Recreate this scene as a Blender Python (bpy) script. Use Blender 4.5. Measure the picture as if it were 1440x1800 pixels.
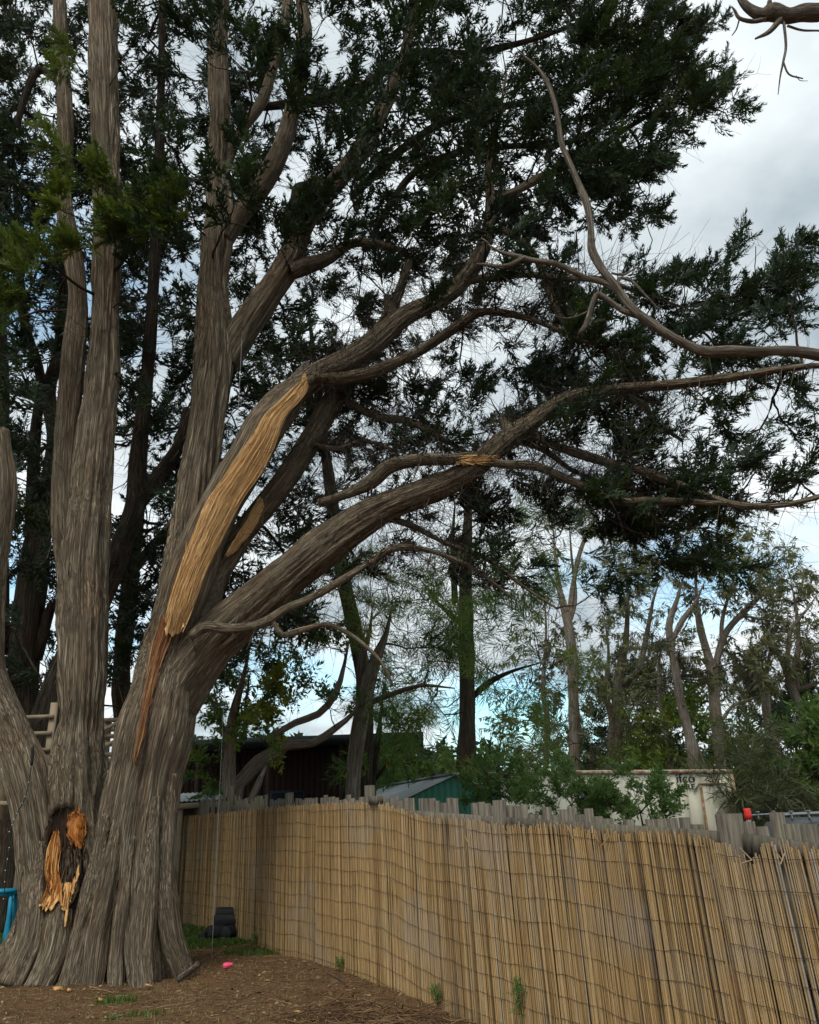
import bpy, math, random
import numpy as np
from mathutils import Matrix, Vector, Euler
rng = np.random.default_rng(7)
random.seed(7)
sc = bpy.context.scene
for o in list(bpy.data.objects): bpy.data.objects.remove(o)

# ------------------------------------------------------------------ camera
PITCH, ROLL, CAMZ, FPX = math.radians(20.5), -0.035, 1.6, 1440.0
cam = bpy.data.cameras.new('camera'); cam_o = bpy.data.objects.new('camera', cam)
sc.collection.objects.link(cam_o); sc.camera = cam_o
cam.sensor_fit = 'HORIZONTAL'; cam.sensor_width = 36; cam.lens = 36 * FPX / 1440
cam.clip_start = 0.05; cam.clip_end = 2000
RM = Matrix.Rotation(math.pi/2 + PITCH, 3, 'X') @ Matrix.Rotation(ROLL, 3, 'Z')
cam_o.matrix_world = Matrix.Translation((0, 0, CAMZ)) @ RM.to_4x4()
# ------------------------------------------------------------------ world, sun, exposure
SUN_EL, SUN_AZ = math.radians(56), math.radians(200)      # azimuth clockwise from +Y: behind the camera
w = bpy.data.worlds.new('World'); sc.world = w; w.use_nodes = True
nt = w.node_tree; N = nt.nodes; L = nt.links; N.clear()
def wn(t, **k):
    n = N.new(t)
    for a, b in k.items(): setattr(n, a, b)
    return n
out = wn('ShaderNodeOutputWorld'); bg = wn('ShaderNodeBackground'); bg.inputs['Strength'].default_value = 0.1
sky = wn('ShaderNodeTexSky', sky_type='NISHITA', sun_disc=False); sky.sun_elevation = SUN_EL; sky.sun_rotation = SUN_AZ
tc = wn('ShaderNodeTexCoord'); sep = wn('ShaderNodeSeparateXYZ'); L.new(tc.outputs['Generated'], sep.inputs[0])
zc = wn('ShaderNodeMath', operation='MAXIMUM'); L.new(sep.outputs[2], zc.inputs[0]); zc.inputs[1].default_value = 0.0
za = wn('ShaderNodeMath', operation='ADD'); L.new(zc.outputs[0], za.inputs[0]); za.inputs[1].default_value = 0.28
cmb = wn('ShaderNodeCombineXYZ')
for i in range(2):
    d = wn('ShaderNodeMath', operation='DIVIDE'); L.new(sep.outputs[i], d.inputs[0]); L.new(za.outputs[0], d.inputs[1]); L.new(d.outputs[0], cmb.inputs[i])
n1 = wn('ShaderNodeTexNoise'); n1.inputs['Scale'].default_value = 1.7; n1.inputs['Detail'].default_value = 7; n1.inputs['Roughness'].default_value = .52
n2 = wn('ShaderNodeTexNoise'); n2.inputs['Scale'].default_value = 0.85; n2.inputs['Detail'].default_value = 5
mp = wn('ShaderNodeMapping'); mp.inputs['Location'].default_value = (15.53, 12.26, 4.59)
L.new(cmb.outputs[0], n1.inputs['Vector']); L.new(cmb.outputs[0], mp.inputs['Vector']); L.new(mp.outputs[0], n2.inputs['Vector'])
r1 = wn('ShaderNodeValToRGB'); e = r1.color_ramp.elements
e[0].position = .38; e[0].color = (2.9, 3.45, 3.8, 1); e[1].position = .62; e[1].color = (7.3, 7.75, 7.85, 1)
L.new(n1.outputs['Fac'], r1.inputs[0])
r2 = wn('ShaderNodeValToRGB'); e = r2.color_ramp.elements
e[0].position = .35; e[0].color = (.1,.1,.1,1); e[1].position = .45; e[1].color = (1,1,1,1)
L.new(n2.outputs['Fac'], r2.inputs[0])
mx = wn('ShaderNodeMix', data_type='RGBA'); L.new(r2.outputs[0], mx.inputs[0])
sb = wn('ShaderNodeMix', data_type='RGBA', blend_type='MULTIPLY'); sb.inputs[0].default_value = 1
L.new(sky.outputs[0], sb.inputs[6]); sb.inputs[7].default_value = (1.25, 1.8, 1.7, 1)
L.new(sb.outputs[2], mx.inputs[6]); L.new(r1.outputs[0], mx.inputs[7])
L.new(mx.outputs[2], bg.inputs[0]); L.new(bg.outputs[0], out.inputs[0])
sun = bpy.data.lights.new('sun', 'SUN'); sun.energy = 1.5; sun.angle = math.radians(22); sun.color = (1, .96, .9)
sun_o = bpy.data.objects.new('sun', sun); sc.collection.objects.link(sun_o)
sd = Vector((math.sin(SUN_AZ)*math.cos(SUN_EL), math.cos(SUN_AZ)*math.cos(SUN_EL), math.sin(SUN_EL)))
sun_o.rotation_euler = sd.to_track_quat('Z', 'Y').to_euler()
vs = sc.view_settings; vs.view_transform = 'Standard'; vs.look = 'None'; vs.exposure = 0.65; vs.gamma = 1; vs.use_curve_mapping = False
cy = sc.cycles; cy.max_bounces = 5; cy.diffuse_bounces = 3; cy.glossy_bounces = 2; cy.transmission_bounces = 3; cy.transparent_max_bounces = 6
cy.use_denoising = True; cy.use_adaptive_sampling = True; cy.adaptive_threshold = 0.02

# ------------------------------------------------------------------ pixel <-> place
R3 = np.array(RM); CP = np.array([0, 0, CAMZ])
def ray(x, y):
    d = np.stack([(np.asarray(x, float)-720)/FPX, -(np.asarray(y, float)-900)/FPX, -np.ones_like(np.asarray(x, float))], -1)
    return d @ R3.T
def at(x, y, Y):
    d = ray(x, y); return CP + d * (np.asarray(Y, float) / d[..., 1])[..., None]
def proj(P):
    c = (np.asarray(P, float) - CP) @ R3
    return 720 + FPX * c[..., 0] / -c[..., 2], 900 - FPX * c[..., 1] / -c[..., 2], -c[..., 2]
def gz(x, y):
    x = np.asarray(x, float); t = np.clip((x + 1.5) / 4.0, 0, 1)
    return -0.26 * t * t * (3 - 2*t)
def ground(x, y):
    d = ray(x, y); z = 0.0
    for _ in range(12):
        k = (z - CAMZ) / d[2]; p = CP + d * k; z = float(gz(p[0], p[1]))
    return p
def onz(x, y, Y): p = at(x, y, Y); return p

# ------------------------------------------------------------------ mesh helpers
COL = sc.collection
def srgb(h):
    h = h.lstrip('#'); v = [int(h[i:i+2], 16)/255 for i in (0, 2, 4)]
    return tuple(c/12.92 if c <= .04045 else ((c+.055)/1.055)**2.4 for c in v)
class Geo:
    def __init__(s): s.V=[]; s.F={3:[],4:[]}; s.T=[]; s.B=[]; s.n=0
    def add(s, V, F, tint=0.5, bco=None):
        V = np.asarray(V, float).reshape(-1, 3)
        if not isinstance(F, list): F = [F]
        for f in F:
            f = np.asarray(f, int)
            if len(f): s.F[f.shape[1]].append(f + s.n)
        s.V.append(V); s.T.append(np.broadcast_to(np.asarray(tint, float), (len(V),)).copy())
        s.B.append(V.copy() if bco is None else np.asarray(bco, float).reshape(-1, 3)); s.n += len(V)
    def box(s, c, h, rot=None, tint=.5):
        v = np.array([[x,y,z] for x in (-1,1) for y in (-1,1) for z in (-1,1)], float) * np.asarray(h)
        b = v.copy()
        if rot is not None: v = v @ np.asarray(rot).T
        s.add(v + np.asarray(c), np.array([[0,1,3,2],[4,6,7,5],[0,4,5,1],[2,3,7,6],[0,2,6,4],[1,5,7,3]]), tint, b + np.asarray(c)*0.37)
    def build(s, name, mat, parent=None, smooth=False):
        me = bpy.data.meshes.new(name)
        if s.n:
            V = np.concatenate(s.V); me.vertices.add(len(V)); me.vertices.foreach_set('co', V.astype(np.float32).ravel())
            q = np.concatenate(s.F[4]) if s.F[4] else np.zeros((0,4), int); t = np.concatenate(s.F[3]) if s.F[3] else np.zeros((0,3), int)
            li = np.concatenate([q.ravel(), t.ravel()]).astype(np.int32)
            me.loops.add(len(li)); me.loops.foreach_set('vertex_index', li)
            me.polygons.add(len(q)+len(t))
            st = np.concatenate([np.arange(len(q))*4, len(q)*4 + np.arange(len(t))*3]).astype(np.int32)
            me.polygons.foreach_set('loop_start', st)
            if smooth: me.polygons.foreach_set('use_smooth', np.ones(len(st), bool))
            a = me.attributes.new('tint', 'FLOAT', 'POINT'); a.data.foreach_set('value', np.concatenate(s.T).astype(np.float32))
            a = me.attributes.new('bco', 'FLOAT_VECTOR', 'POINT'); a.data.foreach_set('vector', np.concatenate(s.B).astype(np.float32).ravel())
            me.update(calc_edges=True)
        if mat: me.materials.append(mat)
        o = bpy.data.objects.new(name, me); COL.objects.link(o)
        if parent:
            o.parent = parent; o.matrix_parent_inverse = parent.matrix_basis.inverted()
        return o
def empty(name, loc, label, cat, group=None):
    o = bpy.data.objects.new(name, None); o.location = [float(v) for v in loc]; o.empty_display_size = .2; COL.objects.link(o)
    return tag(o, label, cat, group)
def tag(o, label, cat, group=None):
    o['label'] = label; o['category'] = cat
    if group: o['group'] = group
    return o
def kind(o, k): o['kind'] = k; return o

def catmull(P, ds):
    P = np.asarray(P, float); k = len(P)
    if k < 3:
        n = max(2, int(np.linalg.norm(P[-1,:3]-P[0,:3])/ds)+1); t = np.linspace(0,1,n)[:,None]; return P[0]*(1-t)+P[-1]*t
    E = np.vstack([2*P[0]-P[1], P, 2*P[-1]-P[-2]]); o = []
    for i in range(k-1):
        a,b,c,d = E[i:i+4]; n = max(1, int(round(np.linalg.norm((c-b)[:3])/ds))); t = np.arange(n)[:,None]/n
        o.append(.5*((2*b)+(c-a)*t+(2*a-5*b+4*c-d)*t*t+(3*b-3*c+d-a)*t**3))
    o.append(P[-1:]); return np.vstack(o)
def vnoise(u, v, grid):
    """value noise on a wrapped random grid"""
    a, b = grid.shape; iu = np.floor(u).astype(int); iv = np.floor(v).astype(int); fu = u-iu; fv = v-iv
    fu = fu*fu*(3-2*fu); fv = fv*fv*(3-2*fv)
    g = lambda i, j: grid[i % a, j % b]
    return (g(iu,iv)*(1-fu)+g(iu+1,iv)*fu)*(1-fv)+(g(iu,iv+1)*(1-fu)+g(iu+1,iv+1)*fu)*fv
def frames(C):
    T = np.gradient(C, axis=0); T /= np.linalg.norm(T, axis=1)[:,None] + 1e-9
    U = np.zeros_like(T); ref = np.array([0,1.,0]) if abs(T[0,1]) < .8 else np.array([1.,0,0])
    u = ref - T[0]*ref.dot(T[0]); U[0] = u/np.linalg.norm(u)
    for i in range(1, len(T)):
        u = U[i-1]-T[i]*U[i-1].dot(T[i]); U[i] = u/(np.linalg.norm(u)+1e-9)
    return T, U, np.cross(T, U)
def tube(geo, P, ns=10, ds=.1, disp=None, cap=True, tint=.5, s0=None):
    """P rows: x y z r"""
    Q = catmull(P, ds); C = Q[:,:3]; r = np.maximum(Q[:,3], .0008)
    T, U, W = frames(C); m = len(C)
    s = np.concatenate([[0], np.cumsum(np.linalg.norm(np.diff(C, axis=0), axis=1))]) + (random.uniform(0, 50) if s0 is None else s0)
    th = np.arange(ns)/ns*2*np.pi
    TH, S = np.meshgrid(th, s); RR = np.repeat(r[:,None], ns, 1)
    base = RR.copy()
    if disp is not None: RR = disp(TH, S, RR, C)
    V = C[:,None,:] + U[:,None,:]*(RR*np.cos(TH))[...,None] + W[:,None,:]*(RR*np.sin(TH))[...,None]
    B = np.stack([base*np.cos(TH), base*np.sin(TH), S], -1)
    i = np.arange(m-1)[:,None]*ns; j = np.arange(ns)[None]; jn = (j+1)%ns
    F = np.stack([i+j, i+jn, i+ns+jn, i+ns+j], -1).reshape(-1,4); Fs = [F]; V = V.reshape(-1,3); B = B.reshape(-1,3)
    if cap:
        V = np.vstack([V, C[0], C[-1]]); B = np.vstack([B, [0,0,s[0]], [0,0,s[-1]]]); a, b = m*ns, m*ns+1; jj = np.arange(ns); jn = (jj+1)%ns
        Fs.append(np.stack([np.full(ns,a), jn, jj], -1)); Fs.append(np.stack([np.full(ns,b), (m-1)*ns+jj, (m-1)*ns+jn], -1))
    geo.add(V, Fs, tint, B); return V
def btubes(geo, P, R, ns=3, tint=.5):
    """many thin tubes at once: P (n,m,3), R (n,m)"""
    n, m, _ = P.shape
    if n == 0: return
    T = np.gradient(P, axis=1); T /= np.linalg.norm(T, axis=2, keepdims=True)+1e-9
    ref = np.where(np.abs(T[...,2:3]) < .8, np.array([0,0,1.]), np.array([1.,0,0]))
    U = np.cross(T, ref); U /= np.linalg.norm(U, axis=2, keepdims=True)+1e-9; W = np.cross(T, U)
    th = np.arange(ns)/ns*2*np.pi
    V = P[:,:,None,:] + R[:,:,None,None]*(U[:,:,None,:]*np.cos(th)[:,None]+W[:,:,None,:]*np.sin(th)[:,None])
    s = np.concatenate([np.zeros((n,1)), np.cumsum(np.linalg.norm(np.diff(P,axis=1),axis=2),1)],1)
    B = np.stack([R[:,:,None]*np.cos(th)+rng.uniform(0,9,(n,1,1)), R[:,:,None]*np.sin(th)+0*s[:,:,None], s[:,:,None]+0*th], -1)
    b = (np.arange(n)*m*ns)[:,None,None]; i = np.arange(m-1)[None,:,None]*ns; j = np.arange(ns)[None,None]; jn = (j+1)%ns
    F = np.stack([b+i+j, b+i+jn, b+i+ns+jn, b+i+ns+j], -1).reshape(-1,4)
    t = np.repeat(np.broadcast_to(np.asarray(tint,float),(n,)), m*ns)
    geo.add(V, F, t, B)
def unit(v): return v/(np.linalg.norm(v, axis=-1, keepdims=True)+1e-9)
def place(geo, temps, pos, X, Z, scale, tint):
    """copies of leaf templates: templates (verts, faces, leaf-tint)"""
    k = rng.integers(0, len(temps), len(pos)); X = unit(X); Y = unit(np.cross(Z, X)); Z = np.cross(X, Y)
    for t,(tv,tf,tt) in enumerate(temps):
        m = np.where(k == t)[0]
        if not len(m): continue
        M = np.stack([X[m],Y[m],Z[m]],1)
        V = np.einsum('vi,nij->nvj', tv, M)*scale[m][:,None,None] + pos[m][:,None,:]
        F = (tf[None]+ (np.arange(len(m))*len(tv))[:,None,None]).reshape(-1, tf.shape[1])
        geo.add(V, F, (np.clip(tint[m][:,None]+tt[None],0,1)).ravel())

# ------------------------------------------------------------------ materials
def mat(name, build):
    m = bpy.data.materials.new(name); m.use_nodes = True; t = m.node_tree; p = t.nodes['Principled BSDF']
    p.inputs['Specular IOR Level'].default_value = .25; p.inputs['Roughness'].default_value = .85
    class H:
        def n(s, ty, **k):
            nd = t.nodes.new(ty)
            for a,b in k.items():
                if a.startswith('i_'): nd.inputs[int(a[2:]) if a[2:].isdigit() else a[2:]].default_value = b
                else: setattr(nd, a, b)
            return nd
        def l(s, a, b): t.links.new(a, b)
        def noise(s, vec, scale, detail=4, rough=.55, dist=0):
            nd = s.n('ShaderNodeTexNoise'); nd.inputs['Scale'].default_value = scale; nd.inputs['Detail'].default_value = detail
            nd.inputs['Roughness'].default_value = rough; nd.inputs['Distortion'].default_value = dist
            if vec is not None: s.l(vec, nd.inputs['Vector'])
            return nd.outputs['Fac']
        def attr(s, nm, o='Vector'): return s.n('ShaderNodeAttribute', attribute_name=nm).outputs[o]
        def map(s, vec, scale, loc=(0,0,0)):
            nd = s.n('ShaderNodeMapping'); nd.inputs['Scale'].default_value = scale; nd.inputs['Location'].default_value = loc; s.l(vec, nd.inputs['Vector']); return nd.outputs[0]
        def ramp(s, f, stops):
            nd = s.n('ShaderNodeValToRGB'); el = nd.color_ramp.elements
            while len(el) < len(stops): el.new(.5)
            for e_, (po, c) in zip(el, stops): e_.position = po; e_.color = (*c, 1) if len(c) == 3 else c
            s.l(f, nd.inputs[0]); return nd.outputs[0]
        def mix(s, f, a, b, mode='MIX'):
            nd = s.n('ShaderNodeMix', data_type='RGBA', blend_type=mode)
            for v, i in ((f,0),(a,6),(b,7)):
                if isinstance(v,(int,float)): nd.inputs[i].default_value = v
                elif isinstance(v, tuple): nd.inputs[i].default_value = (*v[:3],1)
                else: s.l(v, nd.inputs[i])
            return nd.outputs[2]
        def math(s, op, a, b=0.):
            nd = s.n('ShaderNodeMath', operation=op)
            for v,i in ((a,0),(b,1)):
                if isinstance(v,(int,float)): nd.inputs[i].default_value = v
                else: s.l(v, nd.inputs[i])
            return nd.outputs[0]
        def bump(s, h, dist, strength=1.):
            nd = s.n('ShaderNodeBump'); nd.inputs['Distance'].default_value = dist; nd.inputs['Strength'].default_value = strength
            s.l(h, nd.inputs['Height']); s.l(nd.outputs[0], p.inputs['Normal'])
        def col(s, c):
            if isinstance(c, tuple): p.inputs['Base Color'].default_value = (*c[:3],1)
            else: s.l(c, p.inputs['Base Color'])
        def obj(s): return s.n('ShaderNodeTexCoord').outputs['Object']
    h = H(); h.p = p; h.t = t; build(h, p); return m
def bark_mat(name, dark, mid, light, red=None, fine=1.0, pale=None):
    def b(h, p):
        v = h.attr('bco')
        v2 = h.mix(.025, v, h.n('ShaderNodeTexNoise', i_Scale=3.).outputs['Color'], 'ADD')
        a = h.noise(h.map(v2, (30*fine, 30*fine, .7)), 1, 2, .5)
        c = h.noise(h.map(v2, (95*fine, 95*fine, 1.6)), 1, 2, .5)
        e_ = h.noise(h.map(v2, (130*fine, 130*fine, 6)), 1, 3, .6)
        lo = h.noise(h.map(v, (3, 3, 1.1)), 1, 4, .6)
        ra = h.ramp(h.math('ABSOLUTE', h.math('SUBTRACT', a, .5)), [(0,(.1,.1,.1)),(.04,(.75,.75,.75)),(.14,(1,1,1))])
        rc = h.ramp(h.math('ABSOLUTE', h.math('SUBTRACT', c, .5)), [(0,(.1,.1,.1)),(.05,(.8,.8,.8)),(.18,(1,1,1))])
        f = h.math('MULTIPLY', ra, rc); k = h.ramp(h.math('ADD', h.math('MULTIPLY', c, .5), h.math('MULTIPLY', e_, .5)), [(.36, tuple(x*.72 for x in mid)), (.5, mid), (.64, light)])
        if red: k = h.mix(h.ramp(lo, [(.48,(0,0,0)),(.7,(.75,.75,.75))]), k, h.mix(e_, red, tuple(x*1.7 for x in red)))
        if pale: k = h.mix(h.ramp(h.noise(h.map(v,(2,2,.8),(7,3,1)),1,3), [(.45,(0,0,0)),(.65,(.8,.8,.8))]), k, h.mix(e_, tuple(x*.5 for x in pale), pale))
        k = h.mix(f, dark, k)
        sp = h.ramp(h.noise(h.map(v2,(9,9,3.5),(3,1,5)),1,5,.65), [(.58,(0,0,0)),(.70,(.55,.55,.55))]); k = h.mix(sp, k, tuple(x*.9 for x in dark))
        if name != 'gum_bark': k = h.mix(h.ramp(h.noise(h.map(v,(5,5,2),(9,9,2)),1,5,.7), [(.60,(0,0,0)),(.72,(.5,.5,.5))]), k, tuple(x*1.05 for x in light))
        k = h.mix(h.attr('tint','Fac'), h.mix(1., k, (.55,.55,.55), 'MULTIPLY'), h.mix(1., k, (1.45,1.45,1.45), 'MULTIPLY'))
        h.col(k); p.inputs['Roughness'].default_value = .95; p.inputs['Specular IOR Level'].default_value = .12; h.bump(h.math('ADD', f, h.math('MULTIPLY', c, .6)), .022 if name != 'gum_bark' else .008, 1.)
    return mat(name, b)
M = {}
M['bark'] = bark_mat('cypress_bark', (.09,.069,.046), (.275,.22,.15), (.41,.345,.25), (.2,.13,.08))
M['bark_pale'] = bark_mat('weathered_bark', (.08,.065,.05), (.26,.22,.17), (.44,.38,.30))
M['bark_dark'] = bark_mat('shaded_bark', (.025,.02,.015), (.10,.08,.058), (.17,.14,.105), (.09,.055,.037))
M['deadwood'] = bark_mat('dead_wood', (.08,.065,.05), (.26,.215,.165), (.42,.365,.295), fine=1.6)
M['gum'] = bark_mat('gum_bark', (.10,.08,.06), (.25,.21,.165), (.38,.335,.28), (.22,.125,.085), .5, (.52,.49,.44))
M['twig'] = bark_mat('twig_bark', (.045,.035,.028), (.12,.096,.075), (.22,.188,.15), fine=2)
def leaf_mat(name, a, b_, c, trans=.3):
    def b(h, p):
        k = h.ramp(h.attr('tint','Fac'), [(0, a), (.5, b_), (1, c)])
        h.col(k); p.inputs['Roughness'].default_value = .55
        tr = h.n('ShaderNodeBsdfTranslucent'); h.l(h.mix(1., k, (1.25,1.3,.7), 'MULTIPLY'), tr.inputs[0])
        ms = h.n('ShaderNodeMixShader'); ms.inputs[0].default_value = trans
        h.l(p.outputs[0], ms.inputs[1]); h.l(tr.outputs[0], ms.inputs[2]); h.l(ms.outputs[0], h.t.nodes['Material Output'].inputs[0])
    return mat(name, b)
M['cyp'] = leaf_mat('cypress_leaf', (.012,.022,.013), (.028,.05,.022), (.12,.165,.03), .25)
M['gumleaf'] = leaf_mat('gum_leaf', (.06,.07,.035), (.125,.135,.065), (.22,.21,.10))
M['broad'] = leaf_mat('broad_leaf', (.035,.07,.02), (.085,.15,.038), (.25,.26,.045), .4)
M['shrubleaf'] = leaf_mat('shrub_leaf', (.05,.09,.03), (.115,.2,.06), (.2,.28,.1), .4)
M['grass'] = leaf_mat('grass_blade', (.04,.085,.015), (.075,.14,.02), (.26,.22,.09))
def torn(h, p):
    v = h.attr('bco'); t = h.attr('tint','Fac')
    f = h.noise(h.map(v,(60,60,2.2)),1,6,.65); g = h.noise(h.map(v,(5,5,1.6)),1,4,.6)
    base = h.ramp(f, [(.28,(.22,.09,.026)),(.40,(.52,.28,.105)),(.54,(.70,.44,.19)),(.72,(.80,.58,.32))])
    k = h.mix(h.ramp(g,[(.54,(0,0,0)),(.72,(.5,.5,.5))]), base, (.50,.24,.08))
    k = h.mix(h.ramp(t,[(.0,(1,1,1)),(.3,(0,0,0))]), k, h.mix(f,(.12,.035,.017),(.34,.13,.06)))
    k = h.mix(h.ramp(t,[(.75,(0,0,0)),(1.,(.75,.75,.75))]), k, h.mix(f,(.16,.12,.07),(.4,.33,.2)))
    h.col(k); p.inputs['Roughness'].default_value = .7; h.bump(f, .02, .8)
M['torn'] = mat('torn_heartwood', torn)
def orange(h, p):
    v = h.attr('bco'); f = h.noise(h.map(v,(40,40,3)),1,6,.65); g = h.noise(v, 9, 5)
    k = h.ramp(f, [(.34,(.10,.028,.006)),(.48,(.30,.095,.014)),(.6,(.46,.175,.03)),(.75,(.62,.3,.07))])
    k = h.mix(h.ramp(h.attr('tint','Fac'),[(.55,(0,0,0)),(.9,(1,1,1))]), k, h.mix(g,(.55,.27,.08),(.8,.5,.2)))
    h.col(k); p.inputs['Roughness'].default_value = .6; h.bump(f, .02, .7)
M['orange'] = mat('orange_heartwood', orange)
def plain(name, c, rough=.8, var=.25, scale=6, metal=0.):
    def b(h, p):
        n = h.noise(h.obj(), scale, 5, .6)
        h.col(h.mix(n, tuple(x*(1-var) for x in c), tuple(x*(1+var) for x in c))); p.inputs['Roughness'].default_value = rough; p.inputs['Metallic'].default_value = metal
        h.bump(n, .004, .4)
    return mat(name, b)
M['rot'] = plain('rotten_wood', (.03,.017,.01), .95, .6, 18)
def stick(h, p):
    v = h.attr('bco'); t = h.attr('tint','Fac')
    f = h.noise(h.map(v,(160,160,5)),1,4,.6); g = h.noise(h.map(v,(30,30,9)),1,3)
    k = h.ramp(t,[(0,(.12,.08,.042)),(.25,(.27,.166,.068)),(.55,(.42,.272,.116)),(.8,(.53,.36,.168)),(1,(.40,.34,.26))])
    k = h.mix(h.ramp(f,[(.3,(.5,.5,.5)),(.6,(1,1,1))]), (0,0,0), k)
    k = h.mix(h.ramp(g,[(.62,(0,0,0)),(.75,(.55,.55,.55))]), k, (.16,.12,.085))
    k = h.mix(h.ramp(h.noise(h.n('ShaderNodeNewGeometry').outputs['Position'], 1.1, 5, .6),[(.52,(0,0,0)),(.7,(.4,.4,.4))]), k, h.mix(f,(.17,.15,.13),(.36,.33,.29)))
    h.col(k); p.inputs['Roughness'].default_value = .6; h.bump(f,.002,.5)
M['stick'] = mat('bamboo_stick', stick)
def grey(h, p):
    v = h.attr('bco'); t = h.attr('tint','Fac'); f = h.noise(h.map(v,(55,55,3)),1,6,.65); g = h.noise(v,4,4)
    k = h.ramp(f,[(.3,(.04,.033,.025)),(.5,(.12,.103,.08)),(.7,(.21,.185,.148))])
    k = h.mix(h.ramp(g,[(.5,(0,0,0)),(.7,(.45,.45,.45))]), k, (.12,.13,.06))
    k = h.mix(t, h.mix(1.,k,(.6,.6,.6),'MULTIPLY'), h.mix(1.,k,(1.3,1.3,1.3),'MULTIPLY'))
    h.col(k); p.inputs['Roughness'].default_value = .9; h.bump(f,.006,.8)
M['grey'] = mat('weathered_timber', grey)
M['wire'] = plain('rusty_wire', (.05,.035,.028), .6)
def duff(h, p):
    v = h.obj(); a = h.noise(v, 55, 7, .7); b2 = h.noise(v, 2.2, 5, .6); c = h.noise(v, .5, 3)
    k = h.ramp(a,[(.3,(.04,.022,.012)),(.48,(.115,.064,.032)),(.62,(.19,.115,.058)),(.78,(.32,.215,.11))])
    k = h.mix(h.ramp(b2,[(.48,(0,0,0)),(.66,(.6,.6,.6))]), k, h.mix(a,(.10,.045,.022),(.22,.11,.055)))
    k = h.mix(h.attr('tint','Fac'), k, h.mix(a,(.04,.075,.015),(.12,.15,.045)))
    h.col(k); p.inputs['Roughness'].default_value = 1; p.inputs['Specular IOR Level'].default_value = .1; h.bump(h.math('ADD',a,h.math('MULTIPLY',b2,2.)),.03,.8)
M['ground'] = mat('needle_litter_ground', duff)
def litter(h, p):
    t = h.attr('tint','Fac'); h.col(h.ramp(t,[(0,(.04,.024,.014)),(.4,(.13,.072,.034)),(.75,(.25,.165,.08)),(1,(.42,.33,.2))]))
M['litter'] = mat('litter', litter)
def metal_sheet(name, c, rust):
    def b(h, p):
        v = h.obj(); n = h.noise(v,1.5,6,.65); k = h.mix(h.ramp(n,[(.55,(0,0,0)),(.75,(.5,.5,.5))]), c, rust)
        h.col(k); p.inputs['Roughness'].default_value = .55; p.inputs['Metallic'].default_value = .1
    return mat(name, b)
M['zinc'] = metal_sheet('zinc_sheet', (.33,.36,.37), (.22,.2,.18)); M['green_sheet'] = metal_sheet('green_sheet', (.035,.16,.105), (.05,.13,.09))
def cream(h, p):
    v = h.obj(); n = h.noise(h.map(v,(3,3,.6)),1,6,.65)
    k = h.mix(h.ramp(n,[(.5,(0,0,0)),(.75,(.6,.6,.6))]), (.68,.65,.50), (.5,.44,.3))
    h.col(k); p.inputs['Roughness'].default_value = .6
M['cream'] = mat('cream_paint', cream)
def rusty(h, p):
    n = h.noise(h.obj(), 6, 6, .7); h.col(h.ramp(n,[(.35,(.18,.08,.04)),(.5,(.36,.22,.12)),(.62,(.55,.5,.38))]))
M['rust'] = mat('rusty_edge', rusty)
M['black_letter'] = plain('black_letter', (.02,.02,.022), .6)
M['brown_board'] = plain('brown_board', (.03,.014,.01), .8, .5, 3); M['dark_roof'] = plain('dark_roof', (.028,.033,.036), .6); M['glass_dark'] = plain('dark_glass', (.02,.025,.03), .15)
M['blue'] = plain('blue_plastic', (.01,.23,.36), .45, .1); M['pink'] = plain('pink_plastic', (.85,.07,.18), .4, .1); M['red'] = plain('red_plastic', (.65,.04,.03), .5, .1)
M['white'] = plain('white_plastic', (.75,.75,.72), .5, .1); M['char'] = plain('charred_log', (.014,.014,.016), .65, .5, 12); M['beam'] = plain('beige_timber', (.36,.28,.18), .8, .25, 5)
M['cable'] = plain('dark_green_cable', (.012,.03,.02), .5); M['black'] = plain('black_rubber', (.012,.012,.013), .6); M['silver'] = plain('silver_rail', (.3,.31,.32), .4, .1, 6, .8)
M['carpaint'] = plain('dark_car_paint', (.06,.065,.07), .3, .1); M['cord'] = plain('pale_cord', (.5,.5,.47), .8); M['timber'] = plain('pale_timber', (.30,.24,.165), .85, .35, 8)

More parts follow.
